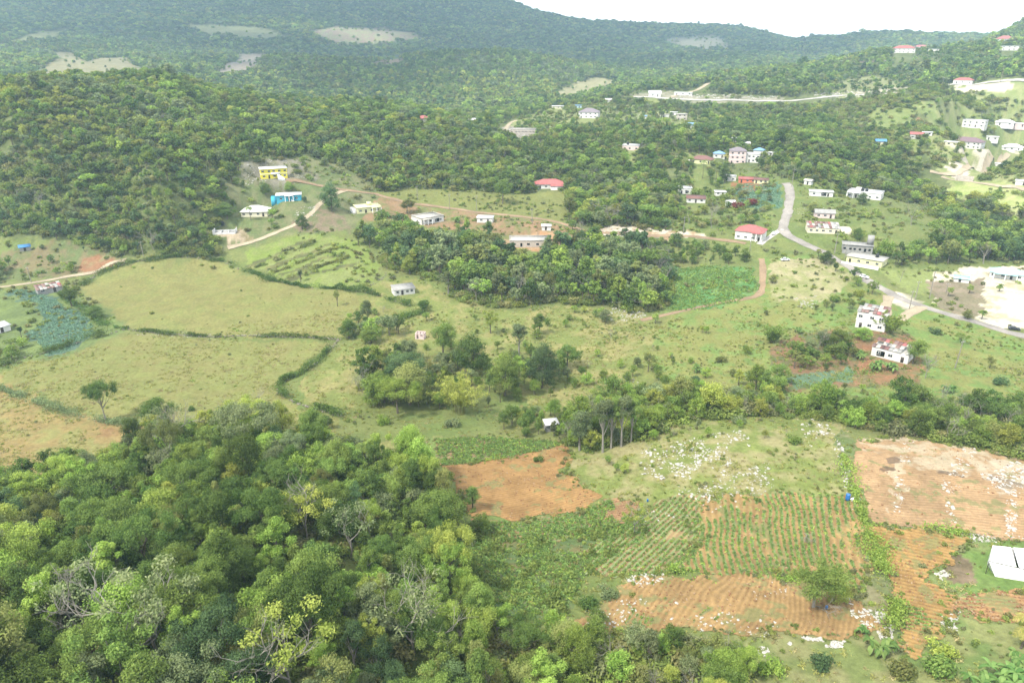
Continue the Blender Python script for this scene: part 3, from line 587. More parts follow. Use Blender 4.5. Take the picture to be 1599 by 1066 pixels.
LOOK = {'hill': (['deep green', 'mid green', 'fresh green', 'olive', 'grey green', 'yellow green', 'blue green'], [.22, .26, .17, .12, .12, .06, .05]),
        'near': (['deep green', 'mid green', 'fresh green', 'olive', 'grey green', 'yellow green', 'blue green'], [.22, .3, .2, .08, .08, .08, .04]),
        'wood': (['deep green', 'mid green', 'fresh green', 'olive', 'grey green', 'yellow green', 'blue green'], [.18, .24, .12, .1, .22, .08, .06]),
        'scrub': (['deep green', 'mid green', 'fresh green', 'olive', 'grey green', 'yellow green', 'blue green'], [.05, .3, .36, .08, .05, .16, .0]),
        'bush': (['deep green', 'mid green', 'fresh green', 'olive', 'grey green', 'yellow green', 'blue green'], [.15, .35, .2, .15, .05, .1, .0])}
SH = {'hill': (['round', 'tall', 'spreading', 'open', 'bushy', 'leaning', 'ragged', 'slender'], [.24, .1, .08, .1, .2, .12, .12, .04]), 'near': (['round', 'tall', 'spreading', 'open', 'bushy', 'leaning', 'ragged', 'slender'], [.13, .14, .12, .2, .08, .12, .17, .06]),
      'wood': (['round', 'tall', 'spreading', 'open', 'bushy', 'leaning', 'ragged', 'slender'], [.18, .24, .03, .12, .08, .1, .15, .1]), 'scrub': (['round', 'bushy', 'ragged', 'leaning'], [.2, .5, .15, .15]), 'bush': (['round', 'bushy', 'ragged', 'leaning'], [.2, .5, .15, .15])}
def near_road(x, y):
    m = np.zeros(len(x), bool)
    for P2, w in ROADS:
        for i in range(0, len(P2), 3):
            d = math.hypot(*P2[i]); m |= (x - P2[i, 0]) ** 2 + (y - P2[i, 1]) ** 2 < (w * .5 + 3.2) ** 2
            if d > 600:
                for k in (9, 18, 27): f = 1 - k / d; m |= (x - P2[i, 0] * f) ** 2 + (y - P2[i, 1] * f) ** 2 < 64
    return m
def grow(r0, r1, step, rng):
    xs = np.arange(-r1, r1, step); ys = np.arange(max(20, r0 * .55), r1, step); X, Y = np.meshgrid(xs, ys); X = X + rng.uniform(-.48, .48, X.shape) * step; Y = Y + rng.uniform(-.48, .48, Y.shape) * step
    X, Y = X.ravel(), Y.ravel(); rr = np.hypot(X, Y); a = np.abs(np.arctan2(X, Y)); m = (rr >= r0) & (rr < r1) & (a < math.radians(43 if r0 > 400 else 50)); X, Y = X[m], Y[m]
    wj = np.minimum(.006 * np.hypot(X, Y), 8); jx, jy = X + fbm(X, Y, 16, 3, 3) * wj, Y + fbm(X, Y, 16, 3, 4) * wj
    D = np.zeros(len(X)); H = np.full(len(X), 5.0); LK = np.full(len(X), -1)
    for k, (pl, dn, h, lk) in enumerate(WOODS):
        m = inpoly(jx, jy, pl); D[m] = dn; H[m] = h; LK[m] = list(LOOK).index(lk)
    for pl, dn in OPEN:
        m = inpoly(jx, jy, pl); D[m] = np.minimum(D[m], dn)
    keep = rng.random(len(X)) < D * (1.05 + .25 * fbm(X, Y, 30, 2, 2)); X, Y, H, LK, D = X[keep], Y[keep], H[keep], LK[keep], D[keep]
    if r0 < 1000:
        m = ~near_road(X, Y)
        for cx_, cy_, cr_ in KEEP: m &= (X - cx_) ** 2 + (Y - cy_) ** 2 > cr_ ** 2
        X, Y, H, LK, D = X[m], Y[m], H[m], LK[m], D[m]
    H = H * np.clip(rng.normal(1, .25, len(X)), .5, 1.7) * np.where(rng.random(len(X)) < .07, 1.4, 1) * (1 + .15 * fbm(X, Y, 40, 2, 6)) * np.where(D < .5, .72, 1)
    return X, Y, Hf(X, Y), H, LK
def pick(tab, LK, rng, X, Y):
    names = list(dict.fromkeys(n for v in tab.values() for n in v[0])); out = np.zeros(len(LK), int); u = np.clip(.5 + .5 * fbm(X, Y, 60, 2, 5) * .9 + rng.normal(0, .42, len(LK)), 0, .9999); u = np.where(u % 1 == u, u, .5)
    u = np.argsort(np.argsort(u)) / len(u)
    for k, lk in enumerate(LOOK):
        m = LK == k; ns, ws = tab[lk]; cs = np.cumsum(ws) / sum(ws); j = np.searchsorted(cs, u[m]); out[m] = [names.index(ns[min(i, len(ns) - 1)]) for i in j]
    return np.array(names)[out] if len(LK) else np.array([])
# ------------------------------------------------------------------ houses
BOULD = []; SHRUBS = []; LASTB = [None]
def paintm(name, c, k=.6, n=(.5, .12)): return mat(name, S(*c, k), .8, .25, n)
WHITE = paintm('white_wall', (240, 238, 232)); CREAM = paintm('cream_wall', (240, 232, 200)); RAW = paintm('bare_block_wall', (212, 200, 186), .6, (.8, .2)); GREYC = paintm('grey_concrete', (176, 174, 170), .55, (.7, .25))
YEL = paintm('yellow_wall', (248, 232, 60)); CYN = paintm('cyan_wall', (70, 190, 222)); PYEL = paintm('pale_yellow_wall', (240, 238, 180)); PINK = paintm('pink_wall', (238, 212, 206)); ORW = paintm('orange_wall', (232, 132, 96))
RREDm = paintm('red_roof', (196, 112, 108), .55, (.9, .25)); RWH = paintm('white_roof', (236, 236, 236), .6); RGR = paintm('grey_shingle_roof', (150, 138, 146), .55, (1.2, .2)); RBL = paintm('blue_roof', (130, 175, 215), .6); RTQ = paintm('turquoise_roof', (160, 218, 222), .7)
RRUST = paintm('rusty_sheet', (172, 136, 126), .5, (1.5, .45)); RDRK = paintm('dark_red_roof', (150, 105, 98), .5); RCON = paintm('weathered_slab', (205, 200, 190), .6, (.9, .3)); RPUR = paintm('purple_grey_roof', (150, 120, 130), .5)
GLASS = mat('window_glass', (.03, .035, .04), .15, .5); DARKD = mat('dark_door', (.05, .04, .035), .6); FRAME = mat('window_frame', (.6, .6, .58), .6); BLKP = mat('black_plastic', (.015, .015, .016), .45, .4); TRIM = paintm('white_trim', (245, 245, 242), .75)
def bxq(x0, x1, y0, y1, z0, z1):
    c = np.array([(x, y, z) for x in (x0, x1) for y in (y0, y1) for z in (z0, z1)], float)
    return c, np.array([(0, 1, 3, 2), (4, 6, 7, 5), (0, 4, 5, 1), (2, 3, 7, 6), (0, 2, 6, 4), (1, 5, 7, 3)])
def panel(L, z0, z1, ops, t=.2):
    """a wall in its own plane (u along, v up, w thickness) with real openings"""
    us = sorted({0, L, *[o[0] for o in ops], *[o[0] + o[2] for o in ops]}); zs = sorted({z0, z1, *[o[1] for o in ops], *[o[1] + o[3] for o in ops]})
    def hole(u, z): return any(o[0] < u < o[0] + o[2] and o[1] < z < o[1] + o[3] for o in ops)
    co, q = [], []
    def add(*p): q.append(list(range(len(co), len(co) + 4))); co.extend(p)
    nu, nz_ = len(us) - 1, len(zs) - 1
    H_ = [[hole((us[i] + us[i + 1]) / 2, (zs[j] + zs[j + 1]) / 2) if 0 <= i < nu and 0 <= j < nz_ else True for j in range(-1, nz_ + 1)] for i in range(-1, nu + 1)] if nu and nz_ else []
    for i in range(nu):
        for j in range(nz_):
            if H_[i + 1][j + 1]: continue
            a, b, c, d = us[i], us[i + 1], zs[j], zs[j + 1]
            add((a, 0, c), (b, 0, c), (b, 0, d), (a, 0, d)); add((a, t, c), (a, t, d), (b, t, d), (b, t, c))
            if H_[i][j + 1]: add((a, 0, c), (a, 0, d), (a, t, d), (a, t, c))
            if H_[i + 2][j + 1]: add((b, 0, c), (b, t, c), (b, t, d), (b, 0, d))
            if H_[i + 1][j]: add((a, 0, c), (a, t, c), (b, t, c), (b, 0, c))
            if H_[i + 1][j + 2]: add((a, 0, d), (b, 0, d), (b, t, d), (a, t, d))
    return np.array(co, float), np.array(q)
def obj(name, parts, m, parent, smooth=False):
    co, q = join(parts); return link(name, quads_mesh(name, co, q, None, m, smooth), parent)
def mapw(c, side, w, d):                       # wall-plane coordinates to house coordinates
    x, y, z = c[:, 0], c[:, 1], c[:, 2]
    if side == 'f': return np.stack([x - w / 2, y - d / 2, z], 1)
    if side == 'b': return np.stack([w / 2 - x, d / 2 - y, z], 1)
    if side == 'l': return np.stack([y - w / 2, d / 2 - .2 - x, z], 1)
    return np.stack([w / 2 - y, x - d / 2 + .2, z], 1)
def hip(w, d, z, h, o=.5, t=.14, gable=False):
    W_, D_ = w / 2 + o, d / 2 + o; r = max(0.0, (W_ - D_)) if not gable else W_; 
    if w < d and not gable: r = 0
    P3 = [(-W_, -D_, z), (W_, -D_, z), (W_, D_, z), (-W_, D_, z), (-r, 0, z + h), (r, 0, z + h)]
    if w < d and not gable: rr = D_ - W_; P3[4] = (0, -rr, z + h); P3[5] = (0, rr, z + h); q = [(0, 1, 4, 4), (1, 2, 5, 4), (2, 3, 5, 5), (3, 0, 4, 5)]
    else: q = [(0, 1, 5, 4), (1, 2, 5, 5), (2, 3, 4, 5), (3, 0, 4, 4)]
    co = np.array(P3, float); lo = co.copy(); lo[:, 2] -= t; n = 6; q = [list(a) for a in q]; q2 = [[b + n for b in a[::-1]] for a in q]
    e = [[i, (i + 1) % 4, (i + 1) % 4 + n, i + n][::-1] for i in range(4)]
    return np.vstack([co, lo]), q + q2 + e
def poly_obj(name, co, faces, m, parent=None):
    me = bpy.data.meshes.new(name); fs = [tuple(dict.fromkeys(f)) for f in faces]; me.from_pydata([tuple(map(float, c)) for c in co], [], fs); me.materials.append(m); me.update(); return link(name, me, parent)
def tank(x, y, z, k, label):
    t = link('water_tank', None); t.location = (x, y, z); tag(t, label, 'water tank', 'black water tanks')
    r = [.0, .62, .65, .65, .6, .3, .28, .0]; zz = [0, 0, .1, 1.1, 1.35, 1.5, 1.62, 1.64]; a = np.arange(14) / 14 * 2 * np.pi
    co = np.array([[(r_ * k * math.cos(b), r_ * k * math.sin(b), z_ * k) for b in a] for r_, z_ in zip(r, zz)]); I = np.arange(8 * 14).reshape(8, 14); J = np.roll(I, -1, 1)
    q = np.stack([I[:-1], J[:-1], J[1:], I[1:]], -1).reshape(-1, 4); link('shell', quads_mesh('shell', co[:6].reshape(-1, 3), q[:5 * 14], None, BLKP, True), t)
    c2 = co[5:].reshape(-1, 3); link('lid', quads_mesh('lid', c2, q[:2 * 14], None, BLKP, True), t)
def flatten(x, y, rad, z):
    # a level yard cut into the slope under a building
    dd = np.hypot(GX - x, GY - y); w = 1 - sm(dd, rad, rad * 2.0); GZ[:] = GZ * (1 - w) + (z - .05) * w
def house(label, px, py, wpx, dr=.75, fl=1, yaw=0.0, wall=None, roof='flat', rm=None, nw=3, hf=2.9, name='house', cat='house', bare=False, door=True, ex=(), side=1, hole=0.0, tlab=None, keep=True, found=3.0):
    wall = wall or WHITE; rm = rm or RWH; g = G(px, py); dist = math.sqrt(g[0] ** 2 + g[1] ** 2 + (CAMZ - g[2]) ** 2); ya = math.radians(yaw)
    w = wpx * dist / FPX / (math.cos(ya) + dr * abs(math.sin(ya))); d = w * dr; az = math.atan2(g[0], g[1])
    if w < 7: hf = min(hf, 2.5)
    r = link(name, None); f = np.array((math.sin(az), math.cos(az))); c = g[:2] + f * (d * .5 * math.cos(ya) + w * .3 * abs(math.sin(ya))); r.location = (c[0], c[1], g[2]); r.rotation_euler = (0, 0, -az + ya)
    tag(r, label, cat); flatten(c[0], c[1], max(w, d) * .55 + 1, g[2]); H_ = fl * hf; near = dist < 560; KEEP.append((c[0], c[1], max(w, d) * .62 + 1.5)); kf = g[:2] - f * 6
    if keep:
        KEEP.append((kf[0], kf[1], w * .5)); step = 6 if dist < 560 else 9
        for i in range(2, 4 if dist < 560 else 7): kf = g[:2] - f * step * i; KEEP.append((kf[0], kf[1], w * .42))
    rg = np.random.default_rng(int(px * 7 + py)); parts = []; wins = []
    for sd, L in (('f', w), ('l', d - .4), ('r', d - .4), ('b', w)):
        ops = []; n = nw if sd == 'f' else (side if sd in 'lr' else 0); dk = int(rg.integers(n)) if (door and sd == 'f' and n) else -1
        for fz in range(fl):
            for i in range(n):
                ww = min(1.5, L / n * .5); u = L * (i + .5) / n - ww / 2 + rg.uniform(-.12, .12) * L / n
                if fz == 0 and i == dk: o_ = (u, 0.05, min(1.1, ww), 2.15, 'door')
                else: o_ = (u, fz * hf + 1.0, ww, 1.15, 'window')
                ops.append(o_); wins.append((sd, o_))
        if hole and sd == 'f': ops.append((L * hole, .3, min(3.0, L * .22), 2.2, 'gap'))
        pc, pq = panel(L, -found, H_, ops); parts.append((mapw(pc, sd, w, d), pq))
    obj('wall', parts, wall, r)
    if not bare:
        for sd, (u, z, ww, hh, kind) in wins:
            def M(a): return mapw(np.asarray(a, float), sd, w, d)
            if kind == 'door': pc, pq = bxq(u, u + ww, .06, .11, z, z + hh); o = link('door', quads_mesh('door', M(pc), pq, None, DARKD), r); continue
            pc, pq = bxq(u + .06, u + ww - .06, .1, .13, z + .06, z + hh - .06); pane = (M(pc), pq)
            if near:
                fr = [bxq(u, u + ww, .05, .17, z, z + .06), bxq(u, u + ww, .05, .17, z + hh - .06, z + hh), bxq(u, u + .06, .05, .17, z + .06, z + hh - .06), bxq(u + ww - .06, u + ww, .05, .17, z + .06, z + hh - .06), bxq(u + ww / 2 - .03, u + ww / 2 + .03, .05, .09, z + .06, z + hh - .06)]
                wo_ = obj('window', [(M(a), b) for a, b in fr], FRAME, r); link('pane', quads_mesh('pane', *pane, None, GLASS), wo_)
            else: link('window', quads_mesh('window', *pane, None, GLASS), r)
    for k in range(1, fl): obj('floor_slab', [bxq(-w / 2 - .12, w / 2 + .12, -d / 2 - .12, d / 2 + .12, k * hf - .12, k * hf + .1)], TRIM if not bare else RAW, r)
    fb = bxq(-w / 2 + .2, w / 2 - .2, -d / 2 + .2, d / 2 - .2, -.1, 0.02)
    if bare or roof == 'open': obj('floor_slab', [fb], RCON, r)
    if roof == 'flat': obj('roof', [bxq(-w / 2 - .45, w / 2 + .45, -d / 2 - .45, d / 2 + .45, H_, H_ + .25)], rm, r)
    elif roof == 'parapet':
        pr = [bxq(-w / 2 - .1, w / 2 + .1, -d / 2 - .1, d / 2 + .1, H_, H_ + .18)]
        for a in ((-w / 2 - .1, w / 2 + .1, -d / 2 - .1, -d / 2 + .1), (-w / 2 - .1, w / 2 + .1, d / 2 - .1, d / 2 + .1), (-w / 2 - .1, -w / 2 + .1, -d / 2 + .1, d / 2 - .1), (w / 2 - .1, w / 2 + .1, -d / 2 + .1, d / 2 - .1)): pr.append(bxq(*a, H_ + .18, H_ + .75))
        obj('roof', pr, rm, r)
    elif roof in ('hip', 'gable'): poly_obj('roof', *hip(w, d, H_ + .15, min(w, d) * .26, gable=roof == 'gable'), rm, r)
    elif roof == 'shed':
        a, b = bxq(-w / 2 - .4, w / 2 + .4, -d / 2 - .5, d / 2 + .3, H_, H_ + .12); a[a[:, 1] > 0, 2] += .12 * d + .2; a[a[:, 1] < 0, 2] += .05; obj('roof', [(a, b)], rm, r)
    elif roof == 'patched':
        n, m_ = max(4, int(w / 1.3)), 3; co = []; mi = []; ms = [RRUST, RCON, RREDm, GREYC, RDRK]
        for i in range(n):
            for j in range(m_):
                if rg.random() < .12: continue
                x0 = -w / 2 - .3 + (w + .6) * i / n; y0 = -d / 2 - .3 + (d + .6) * j / m_; x1 = x0 + (w + .6) / n - .02; y1 = y0 + (d + .6) / m_ + .12; z = lambda y: H_ + .2 + (y + d / 2) * .16 + rg.uniform(0, .12)
                a, b = bxq(x0, x1, y0, y1, 0, .04); a[:, 2] += np.array([z(v) for v in a[:, 1]]); co.append((a, b)); mi += [int(rg.choice(5, p=[.34, .3, .1, .14, .12]))] * 6
        c, q = join(co); me = quads_mesh('roof', c, q); [me.materials.append(x) for x in ms]; me.polygons.foreach_set('material_index', mi); link('roof', me, r)
        obj('ceiling_slab', [bxq(-w / 2 + .2, w / 2 - .2, -d / 2 + .2, d / 2 - .2, H_ - .2, H_ - .05)], RCON, r)
    elif roof == 'open':
        obj('partition', [bxq(-w * .18, -w * .18 + .2, -d / 2 + .2, d / 2 - .2, 0, H_ * .95)], wall, r); obj('partition', [bxq(w * .16, w * .16 + .2, -d / 2 + .2, d / 2 - .2, 0, H_ * .9)], wall, r)
    for e in ex:
        k, *a = e
        if k == 'tank': tx, ty, kk, lab = a; c_, s_ = math.cos(-az + ya), math.sin(-az + ya); X_, Y_ = tx * w, ty * d; tank(c[0] + X_ * c_ - Y_ * s_, c[1] + X_ * s_ + Y_ * c_, g[2] + H_ + (.27 if roof == 'flat' else .2), kk, lab)
        elif k == 'stairs':
            sx, n = a[0], int(H_ / 2.0 * 5) if fl > 1 else 5; n = 12 if fl > 1 else 5; top = hf if fl > 1 else .9; st = []
            for i in range(n): st.append(bxq(sx * w + i * .32, sx * w + (i + 1) * .32, -d / 2 - 1.5, -d / 2 - .25, -found * .6, top - i * top / n))
            obj('stairs', st, TRIM, r)
        elif k == 'annex': ax, aw, ah, mm = a; s0 = ax * w; obj('annex', [bxq(s0, s0 + aw * w, -d * .35, d * .4, -found, ah)], mm, r)
        elif k == 'tower': ax, aw, ah = a; obj('stairwell', [bxq(ax * w, ax * w + aw, -1.2, 1.4, H_ + .2, H_ + ah)], wall, r)
        elif k == 'porch':
            x0, x1 = a[0] * w, a[1] * w; obj('porch_roof', [bxq(x0, x1, -d / 2 - 2.4, -d / 2 - .02, hf - .15, hf + .08)], rm, r)
            for i in range(3): xx = x0 + .2 + (x1 - x0 - .4) * i / 2; obj('column', [bxq(xx - .12, xx + .12, -d / 2 - 2.3, -d / 2 - 2.06, -found, hf - .15)], TRIM, r)
        elif k == 'balcony':
            x0, x1 = a[0] * w, a[1] * w; obj('balcony', [bxq(x0, x1, -d / 2 - 1.5, -d / 2 - .13, hf - .2, hf - .02), bxq(x0, x1, -d / 2 - 1.5, -d / 2 - 1.38, hf - .02, hf + .9)], TRIM, r)
        elif k == 'wing': ax, aw, mm, rr_ = a; obj('wing', [bxq(ax * w, (ax + aw) * w, -d * 1.0, -d / 2 - .02, -found, H_ - .3)], mm, r); cc, ff = hip(aw * w, d * .5, H_ - .28, 1.2, .4); cc[:, 0] += (ax + aw / 2) * w; cc[:, 1] -= d * .75; poly_obj('wing_roof', cc, ff, rr_, r)
        elif k == 'rebar':
            for i in range(6): xx = -w / 2 + .3 + (w - .6) * i / 5; obj('column', [bxq(xx - .15, xx + .15, -d / 2 + .02, -d / 2 + .3, H_, H_ + .9)], RAW, r)
        elif k == 'wall': x0, x1, hh = a; obj('yard_wall', [bxq(x0 * w, x1 * w, -d / 2 - 5, -d / 2 - 4.8, -found, hh)], WHITE, r)
    return r
Hs = house
Hs('bright yellow two-storey house with white flat roof and outside stair on the upper slope', 428, 279, 38, .6, 2, 4, YEL, 'flat', RWH, 5, ex=[('stairs', .12), ('balcony', -.12, .22)])
Hs('cyan blue house with white flat roof and white front steps below the yellow one', 452, 314, 36, .6, 1, -3, CYN, 'flat', RWH, 3, 3.4, ex=[('stairs', .1), ('annex', -.72, .2, 2.3, CYN), ('porch', -.15, .2)])
Hs('low cream bungalow with white hipped roof beside a palm, below the blue house', 401, 339, 42, .7, 1, -14, CREAM, 'hip', RWH, 4)
Hs('pale yellow house with white terrace and rooftop block at the end of the meadow', 574, 333, 40, .7, 1, 12, PYEL, 'flat', PYEL, 4, 3.4, ex=[('tower', 0, 2.5, 2.2), ('annex', -.68, .18, 2.6, WHITE), ('porch', .1, .5)])
Hs('long white flat-roofed house with black arched doorway, right of the pale yellow house', 668, 350, 50, .75, 1, 32, WHITE, 'parapet', RCON, 4, 3.2, hole=.6, ex=[('porch', -.5, -.1)])
Hs('small white flat house beside the dirt road pole, second from the arched white house', 758, 348, 26, .7, 1, -8, WHITE, 'flat', RWH, 2)
Hs('unfinished pale concrete house standing in orange cut earth behind the tall wood', 826, 386, 62, .5, 1, 2, RAW, 'parapet', RCON, 5, 3.2, bare=True, ex=[('rebar',)])
Hs('tiny white shed with a sloping roof above the unfinished concrete house', 853, 360, 14, .6, 1, 0, WHITE, 'shed', RWH, 1, name='shed', cat='shed')
Hs('white bungalow with twin red hipped roofs on the open meadow edge', 858, 295, 46, .55, 1, 6, WHITE, 'hip', RREDm, 4, ex=[('wing', .0, .42, WHITE, RREDm)])
Hs('old low house with dark weathered roof alone in the pasture', 630, 461, 36, .6, 1, 14, WHITE, 'shed', GREYC, 4, 2.6)
Hs('crumbling pinkish hut with a broken roof among the orchard trees', 657, 530, 17, .8, 1, -20, PINK, 'open', None, 2, 2.4, name='hut', cat='hut', bare=True)
Hs('little shack with a bright white metal roof at the corner of the red field', 860, 674, 22, .7, 1, 18, GREYC, 'shed', RWH, 2, 2.3, name='shack', cat='shack')
Hs('farm shed with a white and red metal roof next to the pasture track', 78, 458, 30, .6, 1, 8, GREYC, 'patched', None, 2, 2.2, name='farm_shed', cat='shed')
Hs('pale metal roofed hut cut by the left edge of the photo, beside the cabbages', 2, 520, 22, .8, 1, 20, WHITE, 'shed', RWH, 1, 2.3, name='hut', cat='hut')
Hs('low hut under a bright blue tarpaulin on the cleared slope above the track', 40, 392, 12, .8, 1, 0, GREYC, 'shed', paintm('blue_tarp', (70, 140, 205)), 1, 2.0, name='hut', cat='hut')
Hs('bare white floor slab with low walls by the bend of the marl road', 352, 366, 34, .6, 1, -12, RWH, 'open', None, 0, .9, bare=True, name='house_foundation', cat='foundation')
Hs('white two-storey house under a red hipped roof beside the paved road', 1171, 376, 44, .75, 1, -10, WHITE, 'hip', RREDm, 4, 4.6, ex=[('porch', .1, .48)])
Hs('tall white two-storey house with rusty patched roof above the banana garden', 1359, 515, 40, .7, 2, -6, WHITE, 'patched', None, 3, 3.3)
Hs('white cottage whose red roof sheets are broken open, nearest the bananas', 1391, 563, 52, .6, 1, -12, WHITE, 'patched', None, 3, 3.4, hole=.15)
Hs('grey unfinished concrete frame with a stair tower beside the paved road', 1337, 394, 40, .5, 1, 6, GREYC, 'flat', GREYC, 6, 3.6, bare=True, ex=[('tower', .3, 3.0, 5.0)])
Hs('pale yellow house with flat roof and black tank, next below the grey frame', 1352, 415, 52, .6, 1, -14, PYEL, 'flat', RCON, 4, 3.2, ex=[('wall', -.55, .5, 1.4), ('tank', .25, .1, 1.3, 'black water tank on the pale yellow flat roof beside the grey frame')])
Hs('cream double cottage with a rusty red middle roof, right of the paved road', 1283, 365, 46, .55, 1, 10, CREAM, 'patched', None, 5, 2.9, ex=[('annex', .52, .35, 2.8, CREAM)])
Hs('old cottage with a faded grey roof halfway along the roadside slope', 1286, 341, 28, .6, 1, 10, PINK, 'gable', GREYC, 3)
Hs('low white house with black doorway above the roadside slope', 1281, 307, 32, .5, 1, 6, WHITE, 'flat', RWH, 3, hole=.5)
Hs('long bright white house with two black roof tanks at the wood edge', 1350, 311, 46, .6, 1, -8, WHITE, 'parapet', RWH, 5, 3.6, ex=[('tower', -.3, 3, 2.4), ('tank', -.1, 0, 1.4, 'left one of two black tanks on the long bright white house'), ('tank', .02, 0, 1.4, 'right one of two black tanks on the long bright white house'), ('porch', -.5, -.1)])
Hs('tiny white cabin at the top of the road under the wood', 1262, 289, 12, .8, 1, -20, WHITE, 'gable', RCON, 1, name='cabin', cat='cabin')
Hs('white house with a broad black window among the village trees', 1069, 303, 21, .8, 1, 6, WHITE, 'parapet', RWH, 2, 3.3, hole=.5)
Hs('white yard house with a dark red roof and turquoise tarp patch', 1086, 317, 28, .6, 1, 4, WHITE, 'shed', RDRK, 3, 2.6)
Hs('small white house with a dark door, between the tarp house and the garden', 1124, 306, 17, .8, 1, 10, WHITE, 'flat', RWH, 2)
Hs('little white gabled hut beside the dark red shrubs', 1140, 323, 14, .9, 1, 20, WHITE, 'gable', RWH, 1, name='hut', cat='hut')
Hs('yellow bungalow under a dark brown red roof behind the palms', 1096, 256, 34, .6, 1, -10, PYEL, 'hip', RDRK, 3, ex=[('annex', -.6, .3, 3.0, WHITE)])
Hs('small white house with a pale blue hipped roof in the village cluster', 1122, 247, 17, .8, 1, 8, WHITE, 'hip', RBL, 2, 3.2)
Hs('tall three-storey pale house with grey mauve hipped roof in the village', 1150, 256, 24, .8, 3, 6, PINK, 'hip', RGR, 3, 3.1)
Hs('white two-storey block with flat roof joined beside the mauve roofed house', 1173, 254, 24, .7, 2, -4, WHITE, 'parapet', RWH, 4)
Hs('white house with a blue roof, behind the white two-storey block', 1185, 243, 16, .8, 1, -6, WHITE, 'hip', RBL, 2, 3.6)
Hs('small white house half hidden at the end of the blue roofed row', 1204, 244, 12, .8, 1, -6, WHITE, 'flat', RWH, 1)
Hs('cream cottage just above the blue roofs', 1168, 230, 12, .8, 1, 0, CREAM, 'hip', RWH, 2)
Hs('white cottage uppermost in the village cluster', 1149, 222, 13, .8, 1, 0, WHITE, 'flat', RWH, 1)
Hs('white L-shaped house below the dark round tree', 1140, 283, 16, .8, 1, 0, WHITE, 'parapet', RWH, 2)
Hs('low orange walled shop with a long red roof at the head of the paved road', 1166, 286, 24, .5, 1, 3, ORW, 'shed', RREDm, 3, 2.6, name='shop', cat='shop')
Hs('low pale yellow walled shop with dark red roof next to the orange shop', 1188, 287, 20, .5, 1, 3, PYEL, 'shed', RDRK, 3, 2.5, name='shop', cat='shop')
Hs('pinkish white house with a black tank among trees on the hillside', 985, 235, 26, .7, 1, -6, PINK, 'parapet', RWH, 3, 3.4, ex=[('tank', -.2, 0, 1.6, 'black water tank on the pinkish white hillside house')])
Hs('white two-storey house with grey pyramid roof on the saddle', 920, 185, 32, .7, 2, -10, WHITE, 'hip', RGR, 4)
Hs('pale blue house, left neighbour of the grey pyramid roof', 902, 169, 12, .8, 1, 0, paintm('pale_blue_wall', (190, 220, 235)), 'flat', RBL, 2)
Hs('cream flat roofed building above the long unfinished one on the saddle', 871, 170, 18, .6, 1, 5, CREAM, 'flat', RWH, 3)
Hs('long white unfinished block with black tanks among rocks on the saddle', 818, 209, 40, .5, 1, -8, RAW, 'parapet', RCON, 7, 3.2, bare=True, ex=[('rebar',)])
Hs('white building with slanting metal roofs behind the forest ridge', 736, 193, 26, .6, 1, 12, WHITE, 'shed', RWH, 2)
Hs('red roofed house sunk among trees on the ridge', 661, 191, 22, .8, 1, 20, CREAM, 'hip', RREDm, 2)
Hs('small white house at the crest of the ridge, left of the red roof', 602, 168, 22, .7, 1, -12, WHITE, 'flat', RCON, 3)
Hs('white house with peaked roof at the start of the hillside road', 1022, 151, 18, .8, 1, 5, WHITE, 'gable', RWH, 2, 3.4)
Hs('long white building by the hillside road, next to the peaked house', 1067, 149, 26, .6, 1, -5, WHITE, 'flat', RWH, 3)
Hs('small white metal roofed house on the hill below the meadow', 952, 160, 14, .7, 1, 5, WHITE, 'shed', RWH, 1)
Hs('two-storey raw block house below the hillside road', 1064, 188, 15, .8, 2, 5, RAW, 'flat', RCON, 2)
Hs('little white cottage left of the raw block house', 1052, 180, 10, .8, 1, 0, WHITE, 'flat', RWH, 1)
Hs('small cottage with pale blue roof left end of the group below the hillside road', 1005, 186, 9, .8, 1, 0, WHITE, 'shed', RBL, 1)
Hs('white cottage in the middle of the group below the hillside road', 1038, 184, 12, .8, 1, 0, WHITE, 'flat', RCON, 1)
Hs('white walled house with blue and yellow front lowest of that hillside group', 1082, 201, 15, .8, 1, 0, WHITE, 'gable', RBL, 2)
Hs('white two-storey villa with red roof, left half of the pair high on the right hill', 1410, 83, 27, .5, 2, 8, WHITE, 'hip', RREDm, 5, 3.2)
Hs('white two-storey villa with red roof, right half of the pair high on the right hill', 1437, 78, 19, .6, 2, -6, WHITE, 'hip', RREDm, 4, 3.2)
Hs('low white outbuilding right of the paired villas on the hill', 1458, 80, 14, .6, 1, 0, WHITE, 'flat', RWH, 2)
Hs('long low house on the hilltop between villas and the right edge', 1505, 67, 24, .5, 1, 0, CREAM, 'flat', RWH, 3)
Hs('red roofed villa on the topmost right hill', 1568, 67, 20, .7, 2, 0, WHITE, 'hip', RREDm, 3)
Hs('white villa just below the topmost red roofed villa', 1578, 79, 24, .7, 2, 6, WHITE, 'flat', RWH, 4)
Hs('long white building with faded red roof beside the upper road', 1504, 131, 23, .5, 1, -10, WHITE, 'hip', RREDm, 3, 3.6)
Hs('red roofed cottage among trees, beside its white neighbour, on the sunny slope', 1430, 217, 16, .7, 1, 5, WHITE, 'gable', RREDm, 2, 3.3)
Hs('white cottage right beside the red roofed one on the sunny slope', 1447, 212, 12, .8, 1, 5, WHITE, 'flat', RWH, 2)
Hs('bright white flat-roofed two-storey house standing highest on the sunny slope', 1521, 199, 28, .6, 2, -12, WHITE, 'parapet', RWH, 4, bare=False)
Hs('large white two-storey house with purple grey roof on the sunny slope', 1507, 232, 42, .5, 2, -14, WHITE, 'hip', RPUR, 7)
Hs('low white wing at the left end of the purple roofed house', 1483, 228, 20, .6, 1, -14, CREAM, 'flat', RWH, 3)
